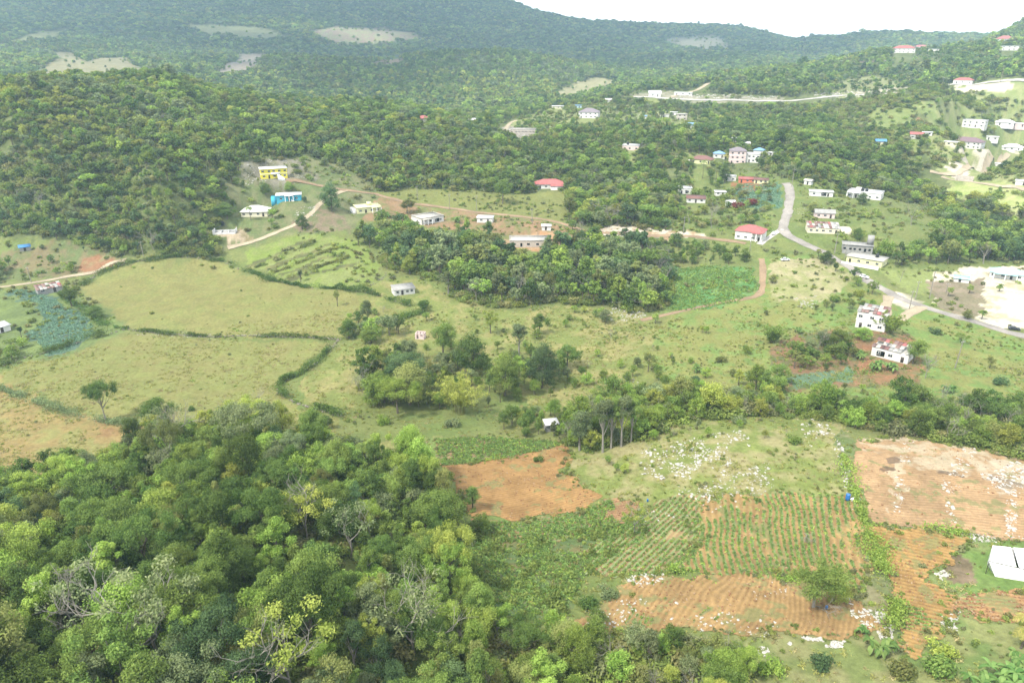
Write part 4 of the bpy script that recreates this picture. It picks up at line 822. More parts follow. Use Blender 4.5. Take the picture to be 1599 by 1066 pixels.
Hs('tiny house with a bright blue roof among the slope trees', 1374, 227, 14, .8, 1, 10, CREAM, 'gable', paintm('bright_blue_roof', (90, 150, 210)), 1)
Hs('small white house right of the large purple roofed house', 1549, 219, 13, .8, 1, 0, WHITE, 'flat', RWH, 2)
Hs('white house with low pitched roof at the right, below the road', 1568, 196, 20, .6, 1, 0, WHITE, 'hip', RWH, 2)
Hs('pinkish house at the right edge next to the low pitched white one', 1590, 198, 20, .6, 1, 0, PINK, 'flat', RWH, 2)
Hs('white round-roofed house near the right edge beyond the marl lot', 1580, 235, 22, .6, 1, 0, WHITE, 'hip', RWH, 3)
Hs('cream house at the far right edge below the round-roofed house', 1597, 241, 16, .6, 1, 0, CREAM, 'flat', RWH, 1)
Hs('white shed with one black doorway beside the lower marl track', 1561, 261, 18, .5, 1, 0, WHITE, 'flat', RWH, 1, name='shed', cat='shed')
Hs('rough white ruin beside the lower marl track', 1505, 283, 20, .6, 1, 0, RAW, 'open', None, 3, bare=True, name='ruin', cat='ruin')
Hs('white house at the right edge over the bright green field', 1598, 290, 18, .6, 1, 0, WHITE, 'flat', RWH, 1)
Hs('broad low house under a turquoise roof in the white marl yard', 1570, 436, 38, .5, 1, 4, WHITE, 'hip', RTQ, 4, 2.8, ex=[('porch', -.4, .3)])
Hs('plain white block at the right edge behind the turquoise roof', 1603, 436, 18, .8, 1, -10, WHITE, 'flat', RWH, 2, 3.6)
Hs('small open shelter with a pale turquoise canopy above the brown slope', 1500, 441, 18, .6, 1, 6, WHITE, 'shed', RTQ, 1, 1.8, name='shelter', cat='shelter')
tank(*G(348, 352)[:2], G(348, 352)[2], 1.5, 'black water tank beside the bare white slab')
# white tarpaulin greenhouse at the right edge
def GH(px, py, z):
    dx, dy, dz = ray(px, py); t = (z - CAMZ) / dz; return np.array((dx * t, dy * t, z))
def greenhouse():
    c1 = G(1559, 901); z0 = c1[2]; ze, zr = z0 + 2.9, z0 + 3.5; r = link('shade_house', None); r.location = c1; tag(r, 'white sheeted greenhouse with dark slits in its roof at the right edge', 'greenhouse')
    C2 = G(1650, 915); E1, E2 = GH(1545, 875, ze), GH(1650, 899, ze); B1, B2 = GH(1550, 851, zr), GH(1655, 861, zr); K1 = np.array((*B1[:2], float(Hf(*B1[:2])) - 1)); K2 = np.array((*B2[:2], float(Hf(*B2[:2])) - 1)); D1, D2 = c1 - (0, 0, 1), C2 - (0, 0, 1)
    SH_ = mat('white_sheeting', (.62, .62, .62), .5, .3, (.6, .08))
    def sheet(name, pts, t=.05):
        p = np.array(pts) - c1; n_ = np.cross(p[1] - p[0], p[2] - p[0]); n_ = n_ / np.linalg.norm(n_) * t; lo = p - n_; k = len(p)
        poly_obj(name, np.vstack([p, lo]), [tuple(range(k)), tuple(range(2 * k - 1, k - 1, -1))] + [(i, i + k, (i + 1) % k + k, (i + 1) % k) for i in range(k)], SH_, r)
    def mix(a, b, f): return a * (1 - f) + b * f
    f0, f1 = .27, .31; sheet('roof_sheet', [mix(E1, E2, .02), mix(E1, E2, .41), mix(B1, B2, f0), B1]); sheet('roof_sheet', [mix(E1, E2, .45), E2, B2, mix(B1, B2, f1)])
    lw = .22; e1, e2 = E1 - (0, 0, lw), E2 - (0, 0, lw); sheet('front_wall', [D1, D2, e2, e1]); sheet('side_wall', [K1, D1, e1, B1 - (0, 0, .15)]); sheet('back_wall', [K2, K1, B1 - (0, 0, .15), B2 - (0, 0, .15)]); sheet('side_wall', [D2, K2, B2 - (0, 0, .15), e2])
    for a in (E1, mix(E1, E2, .43), E2):
        a = a - c1; obj('post', [tube(np.array([[a[0] + .1, a[1] + .1, -1.5], [a[0] + .1, a[1] + .1, a[2] - .1]]), [.06, .06], 6)], DARKB, r)
    cc = (E1 + B2) / 2; KEEP.append((cc[0], cc[1], 8))
greenhouse()
# ------------------------------------------------------------------ vehicles
def car(px, py, yaw, col, label, k=1.0, g=None):
    g = G(px, py) if g is None else g; r = link('parked_car', None); r.location = (g[0], g[1], g[2] + .12); r.rotation_euler = (0, 0, math.radians(yaw)); r.scale = (k, k, k); tag(r, label, 'car')
    pm = mat('car_paint', col, .25, .5)
    prof = [(-2.1, .35), (-2.15, .7), (-1.95, .95), (-1.2, 1.0), (1.0, 1.0), (1.95, .85), (2.15, .62), (2.1, .35)]
    def extr(p, y0, y1, tap=0): n = len(p); co = [(x, y0, z) for x, z in p] + [(x, y1, z) for x, z in p]; return co, [tuple(range(n)), tuple(range(2 * n - 1, n - 1, -1))] + [(i, i + n, (i + 1) % n + n, (i + 1) % n) for i in range(n)]
    poly_obj('body', *extr(prof, -.85, .85), pm, r); cp = [(-1.55, 1.0), (-1.2, 1.42), (.25, 1.45), (.95, 1.0)]
    co, f = extr(cp, -.74, .74); co = [(x, y * (.88 if z > 1.2 else 1), z + .003) for x, y, z in co]; poly_obj('window', co, f, GLASS, r)
    rp_ = [(-1.15, 1.43), (-1.12, 1.48), (.2, 1.5), (.26, 1.46)]; co, f = extr(rp_, -.62, .62); poly_obj('roof', co, f, pm, r)
    for x in (-1.35, 1.35):
        for y in (-.82, .82):
            a = np.arange(16) / 16 * 2 * np.pi; P_ = tube(np.array([[x, y - .11, .33], [x, y - .1, .33], [x, y + .1, .33], [x, y + .11, .33]]), [.2, .34, .34, .2], 14); w_ = link('wheel', quads_mesh('wheel', *P_, None, BLKP, True), r)
            s_ = np.sign(y); P_ = tube(np.array([[x, y, .33], [x, y + s_ * .12, .33]]), [.19, .17], 12); link('rim', quads_mesh('rim', *P_, None, mat('rim', (.4, .4, .4), .3, .5, metal=1.0)), w_)
    for y in (-.6, .6): obj('headlight', [bxq(2.02, 2.16, y - .18, y + .18, .6, .76)], TRIM, r)
car(1583, 515, -22, (.02, .022, .026), 'black car on the white marl shoulder near the right edge')
car(1349, 434, -50, (.7, .7, .7), 'white car driving on the paved road below the yellow house')
car(1208, 366, 60, (.65, .66, .68), 'white car parked beside the red roofed white house')
car(1226, 407, 10, (.6, .62, .64), 'pale car in the grass field under the road bend')
# ------------------------------------------------------------------ poles
def pole(px, py, h, label, cross=True, m=None):
    g = G(px, py); r = link('power_pole', None); r.location = g; r.rotation_euler = (R.uniform(-.03, .03), R.uniform(-.03, .03), R.uniform(-.6, .6)); tag(r, label, 'power pole', 'power poles along the roads')
    obj('pole', [tube(np.array([[0, 0, -1], [0, 0, h * .5], [0, 0, h]]), [.2, .17, .13], 8)], m or PALE, r)
    if cross:
        obj('crossarm', [bxq(-.9, .9, -.18, -.06, h - .8, h - .66)], PALE, r)
        for x in (-.8, 0, .8): obj('insulator', [tube(np.array([[x, -.12, h - .66], [x, -.12, h - .42]]), [.07, .05], 6)], TRIM, r)
for a in [(652, 312, 9, 'power pole at the left of the round olive tree above the dirt road'), (702, 327, 9.5, 'power pole on the dirt road behind the arched white house'), (744, 329, 9.5, 'tall power pole in front of the meadow'), (831, 350, 9, 'power pole between the meadow and the white shed'),
          (964, 352, 9, 'power pole above the white road bank'), (1067, 364, 9.5, 'power pole at the right end of the white road bank'), (1236, 292, 12, 'tall pole at the head of the paved road'), (1303, 396, 11, 'pole beside the paved road before the grey frame'),
          (1319, 404, 8, 'short pole in front of the grey frame'), (1451, 466, 13, 'tall thin power pole above the brown slope'), (1429, 468, 9, 'power pole on the grass side of the paved road'), (1420, 482, 8.5, 'thick white pole at the marl turnout'), (1491, 575, 11, 'thin pole standing alone in the right meadow'),
          (49, 441, 8, 'short white pole beside the left marl track'), (224, 400, 8, 'pole at the wood edge above the big pasture'), (1477, 457, 5, 'short stub pole in the marl yard slope'), (1469, 143, 14, 'power pole on the upper hillside road'), (1562, 128, 16, 'power pole near the right end of the upper road'), (1171, 392, 8, 'pole in the hedge below the red roofed white house')]: pole(*a)
# ------------------------------------------------------------------ dry stone walls and hedges
def wall_line(pts, label, h=.9, rocks=1.0, leaf='mid green', lv=.6, name='stone_wall', cat='stone wall', lh=1.0):
    lh *= 1.35; lv *= 1.3; P2 = resample(GP(pts), .8); r = link(name, None); o_ = np.array((*P2[0], float(Hf(*P2[0])))); r.location = o_; tag(r, label, cat); rg = np.random.default_rng(len(label) + len(pts)); co, q, k = [], [], 0
    base_ = [(np.array([v.co[:] for v in m.vertices]), np.array([p.vertices[:] for p in m.polygons])) for m in RKM]
    for x, y in P2:
        if rg.random() > rocks: continue
        for _ in range(4):
            b, f = base_[rg.integers(len(base_))]; s = rg.uniform(.2, .42) * h; a = rg.uniform(0, 6.28); xy = (x + rg.normal(0, .35), y + rg.normal(0, .35)); z = float(Hf(*xy)) + rg.uniform(.1, .7) * h * .6
            R_ = np.array([[math.cos(a), -math.sin(a), 0], [math.sin(a), math.cos(a), 0], [0, 0, 1]]); co.append(b @ R_.T * s + np.array((*xy, z)) - o_); q.append(f + k); k += len(b)
    if co: link('stones', quads_mesh('stones', np.vstack(co), np.vstack(q), None, WALLST), r)
    n = int(len(P2) * lv * 95); i = rg.integers(0, len(P2), n); dens = fbm(P2[i, 0], P2[i, 1], 7, 3, 2); i = i[dens > (.0 if cat == 'hedge' else -.1) + rg.normal(0, .15, n)]; sp_ = (.35 + 1.3 * np.clip(fbm(P2[i, 0], P2[i, 1], 6, 2, 5) + .3, 0, 1))[:, None]; xy = P2[i] + rg.normal(0, 1, (len(i), 2)) * sp_ * (1.5 if cat == 'hedge' else 1); hh = lh * (1 + .8 * fbm(P2[i, 0], P2[i, 1], 5, 2, 4))
    z = Hf(xy[:, 0], xy[:, 1]) + rg.uniform(0, 1, len(i)) ** .7 * hh; c = np.stack([xy[:, 0], xy[:, 1], z], 1) - o_; cc = quad_cloud(c, np.full(len(i), .32), rg.normal(size=(len(i), 3)) + (0, 0, .5), rg)
    link('creepers', quads_mesh('creepers', cc, leafq(cc), {'tone': np.repeat(rg.uniform(0, 1, len(i)), 4)}, LM[leaf]), r)
import bmesh
STONE = mat('limestone', S(222, 217, 206, .48), noise=(1.6, .55)); WALLST = mat('weathered_stone', S(176, 166, 148, .5), noise=(1.3, .5))
def rockm(seed, sub, flat, m):
    bm = bmesh.new(); bmesh.ops.create_icosphere(bm, subdivisions=sub, radius=1); rg = np.random.default_rng(seed); o_ = rg.uniform(0, 50, 3); dirs = rg.normal(size=(9, 3)); dirs /= np.linalg.norm(dirs, axis=1)[:, None]; cut = rg.uniform(.45, .9, 9)
    for v in bm.verts:
        c = np.array(v.co)
        for dd, k in zip(dirs, cut):
            e = c @ dd
            if e > k: c = c - dd * (e - k)
        c *= 1 + .3 * float(fbm(c[0] + o_[0], c[1] + c[2] + o_[1], .8, 2, seed)); v.co = (c[0] * 1.15, c[1] * .8, c[2] * flat)
    me = bpy.data.meshes.new('rock'); bm.to_mesh(me); bm.free(); me.materials.append(m); return me
RKM = [rockm(s, 1, .7, WALLST) for s in range(5)]
wall_line([(120, 452), (150, 430), (190, 414), (230, 406), (300, 402), (345, 407)], 'bushy stone wall along the top left of the big pasture', .9, .5, 'deep green', .9)
wall_line([(345, 407), (390, 425), (430, 440), (480, 449), (530, 452), (590, 462), (640, 478)], 'overgrown wall between the big pasture and the terraced grass', .7, .3, 'deep green', .9, lh=1.6)
wall_line([(210, 516), (260, 522), (330, 526), (400, 525), (470, 527), (527, 530)], 'straight stone wall dividing the two pastures', 1.0, .95, 'deep green', .6)
wall_line([(0, 572), (50, 556), (100, 543), (150, 527), (200, 513)], 'hedged wall between the cabbages and the lower pasture', .8, .4, 'deep green', 1.0, lh=1.5)
wall_line([(530, 530), (515, 545), (490, 570), (455, 590), (435, 604), (448, 622), (480, 636), (505, 642), (530, 650)], 'bent hedge of stones and creepers at the right end of the lower pasture', 1.0, .6, 'deep green', 1.1, lh=1.6)
wall_line([(95, 462), (120, 478), (140, 492), (165, 508), (205, 515)], 'low mixed hedge beside the cabbage field', .6, .3, 'deep green', .7, lh=1.1)
wall_line([(0, 608), (40, 622), (80, 638), (140, 655), (200, 664), (250, 670), (320, 678)], 'grey weedy boundary across the lower left pasture', .5, .4, 'grey green', .8, lh=1.3)
wall_line([(565, 450), (590, 440), (605, 420), (590, 405)], 'short broken wall at the right end of the terraced grass', .7, .5, 'olive', .6)
wall_line([(600, 508), (640, 493), (660, 487)], 'dark hedge line behind the orchard hut', .8, .4, 'deep green', 1.0, lh=1.4)
wall_line([(1352, 820), (1400, 822), (1450, 825), (1500, 832)], 'grassy stone bank between the two right-hand orange fields', .35, .7, 'fresh green', .5, lh=.5)
wall_line([(1500, 834), (1550, 838), (1599, 845), (1650, 852)], 'low white stone row above the greenhouse', .5, 1.0, 'fresh green', .15, lh=.4)
wall_line([(1048, 893), (1100, 902), (1160, 895), (1200, 900), (1240, 905)], 'leafy green strip between the crop rows and the rocky orange field', .3, .1, 'fresh green', 1.6, 'hedge', 'hedge', .9)
wall_line([(1345, 800), (1362, 850), (1385, 905), (1400, 950), (1392, 985)], 'weedy green strip between the crop rows and the lower right field', .3, .25, 'fresh green', 1.3, 'hedge', 'hedge', 1.0)
wall_line([(1310, 690), (1325, 735), (1338, 785)], 'rubble and weeds along the left side of the big right field', .4, .8, 'fresh green', .5, lh=.7)
for k in range(3): wall_line([(400 + 26 * k, 418 + 8 * k), (440 + 26 * k, 402 + 9 * k), (492 + 26 * k, 378 + 12 * k)], ['uppermost', 'middle', 'lowest'][k] + ' of three weedy banks across the terraced grass', .4, .2, 'olive', .8, lh=.9)
wall_line([(1225, 595), (1270, 602), (1340, 582), (1420, 575)], 'thin row of stones along the garden by the banana clumps', .4, .8, 'mid green', .2, lh=.5)
# ------------------------------------------------------------------ single trees and plants
def tree_at(px, py, shape, tone, h, label, wid=1.0, v=0, bark=None, name='broadleaf_tree', grp=None, cat='tree'):
    g = G(px, py); KEEP.append((g[0], g[1], h * .18)); return place_tree(name, shape, v, tone, g[0], g[1], h, R.uniform(0, 6.28), grp, label, cat, wid, bark)
for a in [(166, 660, 'spreading', 'deep green', 14.5, 'tall umbrella-shaped tree with long bare trunk alone in the left pasture', .6, 1, PALE), (112, 478, 'round', 'deep green', 9, 'round dark tree by the red roofed farm shed', 1.2), (250, 684, 'round', 'deep green', 13, 'tall dark tree at the top of the near wood, behind the white bare one', 1.0),
          (385, 712, 'spreading', 'grey green', 15, 'broad grey green tree rising at the top edge of the near wood', 1.0), (738, 797, 'tall', 'deep green', 6.5, 'small dark tree standing in the red field', 1.2), (1270, 948, 'leaning', 'mid green', 9.5, 'large leaning tree over the rocky orange field', 1.25, 0, PALE), (1302, 938, 'bushy', 'yellow green', 5.5, 'yellow green bushy tree in front of the large leaning tree', 1.1),
          (692, 557, 'round', 'mid green', 13.8, 'rounded orchard tree with visible trunk right of the ruined hut', 1.0), (738, 585, 'bushy', 'deep green', 16.2, 'large dark bushy tree behind the yellow bamboo', 1.1), (788, 618, 'bushy', 'mid green', 16.2, 'dense tree right of the yellow bamboo', 1.0), (846, 606, 'bushy', 'blue green', 17.5, 'tallest blue green tree in the orchard group', .9), (886, 575, 'round', 'deep green', 10.0, 'small round dark tree at the right end of the orchard', 1.1),
          (766, 520, 'open', 'yellow green', 10.0, 'pale yellow green tree behind the orchard', 1.1), (810, 556, 'slender', 'grey green', 13, 'tall thin grey tree sticking up out of the orchard', 1.2, 0, PALE), (842, 522, 'tall', 'deep green', 9, 'narrow dark tree beyond the orchard', 1.2), (660, 489, 'round', 'deep green', 6, 'small dark round tree below the old pasture house', 1.1), (1012, 580, 'ragged', 'olive', 8, 'ragged brownish tree in the middle meadow', 1.0),
          (640, 632, 'bushy', 'olive', 15.0, 'wide olive bushy tree left of the yellow bamboo', 1.3), (600, 628, 'round', 'mid green', 11.2, 'green tree at the left foot of the bamboo group', 1.2), (545, 528, 'bushy', 'deep green', 8, 'dark bush at the left end of the pasture corner thicket', 1.3), (580, 535, 'bushy', 'mid green', 7, 'low broad bush in front of the pasture corner thicket', 1.5), (575, 505, 'tall', 'grey green', 10, 'half-bare tree above the pasture corner thicket', 1.1),
          (946, 504, 'bushy', 'grey green', 6.5, 'grey green bush leaning on the white rock heap', 1.2), (1425, 568, 'round', 'mid green', 10, 'round tree just right of the cottage with broken red roof', 1.0), (1305, 548, 'round', 'mid green', 9.5, 'leafy tree left of the tall white house', 1.2), (1240, 575, 'open', 'olive', 7, 'light scrubby tree at the left of the banana garden', 1.2), (1345, 530, 'bushy', 'fresh green', 5.5, 'bright shrub under the wall of the tall white house', 1.6),
          (518, 330, 'bushy', 'blue green', 18, 'very large dark tree beside the marl road, left of the pale yellow house', .95), (355, 341, 'bushy', 'deep green', 9.5, 'dark dome-shaped tree left of the cream bungalow', 1.6), (415, 304, 'bushy', 'deep green', 7.5, 'dark bush between the yellow and the blue house', 1.2), (452, 300, 'bushy', 'fresh green', 7, 'bright bush just behind the blue house', 1.2), (472, 358, 'bushy', 'deep green', 9, 'dark tree at the bend of the marl road', 1.0),
          (636, 333, 'round', 'olive', 9, 'round olive tree on the dirt road above the arched house', 1.3), (785, 318, 'round', 'mid green', 16, 'big spreading tree at the middle of the meadow edge', 1.0), (1131, 286, 'bushy', 'deep green', 13, 'dark egg-shaped tree in the middle of the village', .8), (1338, 375, 'bushy', 'deep green', 7.5, 'small dark tree behind the grey concrete frame', .9), (1271, 332, 'bushy', 'olive', 7, 'low olive tree on the roadside slope below the white house', 1.5),
          (1347, 320, 'bushy', 'deep green', 8, 'dark tree in front of the long bright white house', 1.2), (1290, 412, 'bushy', 'deep green', 7, 'dark round bush on the inner bend of the paved road', 1.3), (1206, 442, 'bushy', 'olive', 4.5, 'small isolated bush in the sunny grass below the road', 1.2), (1365, 155, 'bushy', 'deep green', 13, 'dark tree standing alone below the hillside road', .9),
          (150, 497, 'bushy', 'deep green', 6, 'wide bush on the pasture hedge right of the cabbages', 1.8), (510, 668, 'bushy', 'deep green', 4.5, 'small dark bush at the lower corner of the pasture', 1.2), (527, 478, 'slender', 'olive', 7, 'thin sapling on the right side of the big pasture', 1.0), (640, 428, 'bushy', 'yellow green', 10, 'yellow bushy tree in front of the wood above the old house', .9),
          (880, 1030, 'bushy', 'olive', 8, 'yellowing bushy tree at the bottom centre', 1.2), (575, 975, 'open', 'yellow green', 9, 'bright lime green tree in the right part of the near wood', 1.0), (1545, 575, 'ragged', 'olive', 5, 'ragged small tree in the right meadow', 1.0), (1500, 535, 'spreading', 'mid green', 4, 'low flat-topped tree in the right meadow beside a rock', 1.2), (1510, 498, 'bushy', 'olive', 4, 'bush leaning over the paved road near the marl yard', 1.4),
          (905, 703, 'tall', 'grey green', 13, 'tall grey tree right beside the white roofed shack', 1.0, 1, PALE), (930, 690, 'bushy', 'deep green', 9, 'dark bushy tree between the shack and the pale trunks', 1.0), (700, 460, 'open', 'grey green', 12, 'wide pale-limbed tree at the lower edge of the tall wood', 1.1, 0, PALE), (858, 460, 'round', 'olive', 11, 'light round tree at the lower edge of the tall wood', .9, 0, PALE), (470, 440, 'slender', 'grey green', 6, 'thin tree on the terraced grass bank', 1.2), (1085, 600, 'bushy', 'blue green', 3.6, 'low blue green bush in the middle meadow', 1.4)]: tree_at(*a)
for i, (px_, py_, hh) in enumerate([(941, 706, 16), (954, 700, 15), (970, 697, 15.5), (985, 690, 13.5)]):
    tree_at(px_, py_, 'slender', ['grey green', 'mid green'][i % 2], hh, ['leftmost', 'second', 'third', 'rightmost'][i] + ' of four tall pale-trunked trees above the rocky knoll', .8, i % 2, PALE, 'slender_tree', 'tall pale-trunked trees')
def bare(px, py, h, v, label, leaves=None, tone='grey green', wid=1.0, name='bare_tree', cat='bare tree', tilt=(0, 0)):
    g = G(px, py); r = link(name, None); r.location = g; k = h / 10; r.scale = (k * wid, k * wid, k); r.rotation_euler = (tilt[0], tilt[1], R.uniform(0, 6.28)); tag(r, label, cat); link('branches', BARE[v], r)
    if leaves is not None: c = link('crown', SPARSE[leaves], r); set_mat(c, LM[tone])
    u_ = g[:2] / np.linalg.norm(g[:2]); KEEP.append((g[0], g[1], h * .2))
    for i in (1, 2): KEEP.append((g[0] - u_[0] * i * 3, g[1] - u_[1] * i * 3, h * .2))
for a in [(270, 714, 16, 1, 'white branching bare tree at the top of the near wood', 1), (145, 1010, 15, 0, 'pale bare tree with wide forked limbs at the lower left', 1), (252, 1035, 16, 1, 'bare pale tree with curling limbs, second from the lower left', 0), (462, 1090, 15, 3, 'pale-limbed thin leaved tree at the bottom of the near wood', 0, 'yellow green'),
          (648, 1020, 16, 5, 'bare forked tree at the right side of the near wood, above the bottom edge', 1), (548, 870, 13, 2, 'half-bare tree in the middle of the near wood', 1), (480, 850, 13, 3, 'pale-limbed tree with yellow tufts in the near wood', 0, 'yellow green'), (668, 835, 7, 1, 'broken bare tree at the edge of the near wood by the red field', None), (725, 1035, 6, 4, 'dry twiggy bush at the bottom centre', None),
          (990, 834, 7.5, 0, 'thin yellowish tree alone at the left end of the crop rows', 0, 'yellow green'), (1111, 357, 15, 4, 'large leafless white tree in front of the village', None), (1075, 350, 10, 2, 'smaller leafless tree left of the large white one', None), (1423, 352, 14, 2, 'white leafless tree inside the wood right of the road', 1), (1445, 590, 10, 3, 'dead white forked tree beside the broken roofed cottage', None),
          (240, 390, 12, 1, 'pale bare tree at the foot of the left hill', None), (1490, 655, 8, 4, 'leftmost of the whitish leafless trees in the right scrub', None), (1530, 662, 8, 2, 'middle one of the whitish leafless trees in the right scrub', None), (1572, 668, 8, 5, 'rightmost of the whitish leafless trees in the right scrub', None), (1470, 632, 7, 4, 'grey leafless thicket tree above the right scrub', None),
          (1128, 630, 7, 1, 'white twisted bare tree in the scrub above the rocky knoll', None), (1278, 545, 9, 3, 'pale bare tree in the banana garden', 1), (1235, 600, 6, 2, 'little bare tree below the banana garden', None), (745, 470, 11, 1, 'white-limbed bare tree in front of the tall wood', 1), (1200, 650, 6, 5, 'small bare tree at the top of the rocky knoll', None), (870, 470, 8, 4, 'dry tan bush tree below the tall wood', None),
          (735, 465, 6, 4, 'low dry whitish bush at the foot of the tall wood', None), (1405, 440, 7, 2, 'thin leafless tree at the edge of the right wood', None), (290, 215, 14, 1, 'pale bare tree high on the left hill', None), (1535, 412, 11, 0, 'white bare tree at the wood edge behind the marl yard', None), (955, 352, 13, 1, 'pale dead tree in the wood behind the white road bank', None), (405, 640, 8, 5, 'dead pale snag behind the near wood', None)]: bare(*a)
bare(1256, 832, 5, 3, 'fallen white dead branch lying across the crop rows', None, name='dead_branch', cat='dead branch', tilt=(1.1, .3), wid=.9)
bare(1272, 945, 5.5, 0, 'white dead limb beside the trunk of the large leaning tree', None, name='dead_branch', cat='dead branch', tilt=(-.9, .6))
for a in [(1372, 1018, .95, 'large banana clump at the corner below the rocky orange field', 0), (1562, 1062, 1.05, 'biggest banana clump in the bottom right corner', 1), (1525, 1072, .9, 'banana clump left of the biggest corner clump', 0), (1585, 1040, .8, 'banana clump behind the biggest corner clump', 2), (1345, 990, .5, 'small banana plant behind the large corner clump', 2), (1090, 582, .9, 'banana clump alone in the middle meadow', 1), (1268, 556, 1.0, 'banana clump left of the tall white house', 0), (1366, 578, 1.1, 'banana clump in front of the broken roofed cottage, left one', 1), (1392, 580, 1.1, 'banana clump in front of the broken roofed cottage, right one', 2), (1342, 560, 1.0, 'banana clump between the garden trees and the cottage', 2), (1320, 545, .9, 'banana clump under the garden trees', 1), (1245, 520, .8, 'banana clump at the upper left of the garden', 2), (1600, 1085, 1.0, 'banana clump cut by the bottom right corner', 2), (1480, 612, .9, 'banana clump at the top of the right scrub', 0), (605, 340, 1.0, 'banana clump between the pale yellow and arched houses', 1), (715, 348, 1.3, 'banana clump right of the arched white house', 0), (1175, 640, .8, 'banana clump in the scrub strip', 0), (560, 362, .9, 'banana clump under the pale yellow house', 2)]: banana(*a)
bamboo(716, 645, 15, 'large yellow green bamboo clump in the centre', 1); bamboo(640, 420, 10, 'yellow bamboo clump beside the tall wood', 2); bamboo(1205, 535, 8.5, 'green bamboo-like clump left of the banana garden', 3, LM['mid green']); bamboo(1388, 520, 9.5, 'feathery bamboo between the tall white house and the turnout', 4, LM['fresh green']); bamboo(690, 632, 6, 'small bamboo clump at the left foot of the large one', 5)
for px_, py_, hh, lab, lf, Lf in [(1594, 1012, 4.5, 'yellowing palm at the right edge above the bananas', PALMY, 3.4), (105, 745, 7, 'dark palm at the top left of the near wood', PALML, 3.2), (228, 890, 9, 'left one of two palms in the near wood', PALML, 3.0), (273, 886, 9.5, 'right one of two palms in the near wood', PALML, 3.0), (392, 344, 7, 'palm in front of the cream bungalow', PALML, 3.0), (1097, 279, 12, 'coconut palm in front of the yellow bungalow', PALML, 3.6), (1118, 284, 12, 'coconut palm left of the dark egg-shaped tree', PALML, 3.4), (1132, 262, 9, 'yellowish palm before the mauve roofed house', PALMY, 3.4), (428, 702, 7, 'palm at the right of the broad grey green tree', PALML, 2.8), (1160, 232, 9, 'palm behind the village houses', PALML, 3.4), (1480, 462, 3.5, 'young palm by the pale turquoise shelter', PALML, 2.2), (1533, 498, 3.5, 'young palm on the lower side of the marl yard', PALML, 2.4), (575, 745, 9, 'dark flat-topped palm beside the red field wood', PALML, 3.2), (1513, 458, 3.5, 'young palm in the middle of the marl yard', PALML, 2.2), (1560, 455, 3, 'low garden palm in front of the turquoise roof', PALML, 2.0)]:
    g_ = G(px_, py_); palm(g_[0], g_[1], hh, lab, lf, int(px_), Lf); KEEP.append((g_[0], g_[1], 1.5))
REDL = leaf_mat('red_leaf', S(120, 62, 62), S(160, 90, 84), .01, .1)
def bush(px, py, k, label, m, v=0, group=None):
    g = G(px, py); o = link('shrub', SHR[v]); LASTB[0] = o; o.location = g; o.scale = (k, k, k); set_mat(o, m); tag(o, label, 'shrub', group)
bush(1152, 325, 4.5, 'left one of two dark red shrubs in the village', REDL); bush(1171, 320, 4.5, 'right one of two dark red shrubs in the village', REDL, 1)
for i, (px_, py_, k) in enumerate([(1240, 690, 2.2), (1150, 660, 2.5), (1180, 590, 3), (1125, 565, 2.4), (1460, 520, 2.5), (1300, 470, 3), (1340, 462, 3.2), (840, 720, 1.6), (950, 930, 2.2), (915, 945, 2.2), (1130, 615, 3), (1560, 600, 2.8), (600, 660, 2.5), (560, 700, 2.2), (640, 700, 2.0), (705, 665, 2.6), (300, 640, 1.4), (1400, 1050, 2.6), (1280, 1040, 2.2), (1200, 1050, 2.4), (1470, 1020, 2.4), (1455, 1045, 3.0)]):
    bush(px_, py_, k, None, LM[TONES[(1 + i * 3) % 7]], i % 4); SHRUBS.append((LASTB[0], px_, py_, TONES[(1 + i * 3) % 7]))
# small things on the fields
def drum(px, py, k, m, label, lying=False):
    g = G(px, py); r = link('plastic_drum', None); r.location = (g[0], g[1], g[2] + (.3 * k if lying else .08)); tag(r, label, 'drum')
    if lying: r.rotation_euler = (0, math.pi / 2, .4)
    obj('shell', [tube(np.array([[0, 0, 0], [0, 0, .01], [0, 0, .3], [0, 0, .6], [0, 0, .9]]) * k, np.array([.05, .28, .3, .3, .28]) * k, 14)], m, r, True); obj('lid', [tube(np.array([[0, 0, .9], [0, 0, .95], [0, 0, .951]]) * k, np.array([.29, .29, .01]) * k, 14)], m, r)
BLU = mat('blue_plastic', S(40, 120, 200, .6), .4, .5); drum(1323, 781, 1.7, BLU, 'blue plastic drum at the corner of the crop rows', False); drum(1290, 951, .8, BLU, 'small blue bucket on the rocky orange field'); drum(1011, 783, .7, BLU, 'small blue bucket in the knoll grass')
g_ = G(1334, 780); o_ = link('white_sack', rockm(77, 2, .35, TRIM)); o_.location = (g_[0] + .2, g_[1], g_[2] + .3); o_.scale = (1.5, .6, .6); tag(o_, 'white sack lying beside the blue plastic drum', 'sack')
q = np.arange(NA * NR).reshape(NA, NR)
q = np.stack([q[:-1, :-1], q[1:, :-1], q[1:, 1:], q[:-1, 1:]], -1).reshape(-1, 4)
CA *= (1 + .10 * N3 + .06 * N10)[..., None]
ground = tag(link('ground', quads_mesh('ground', np.stack([GX, GY, GZ], -1), q, {'col': np.clip(CA, 0, 1).reshape(-1, 3)}, vcol_mat('ground_cover'), smooth=True)), kind='structure')

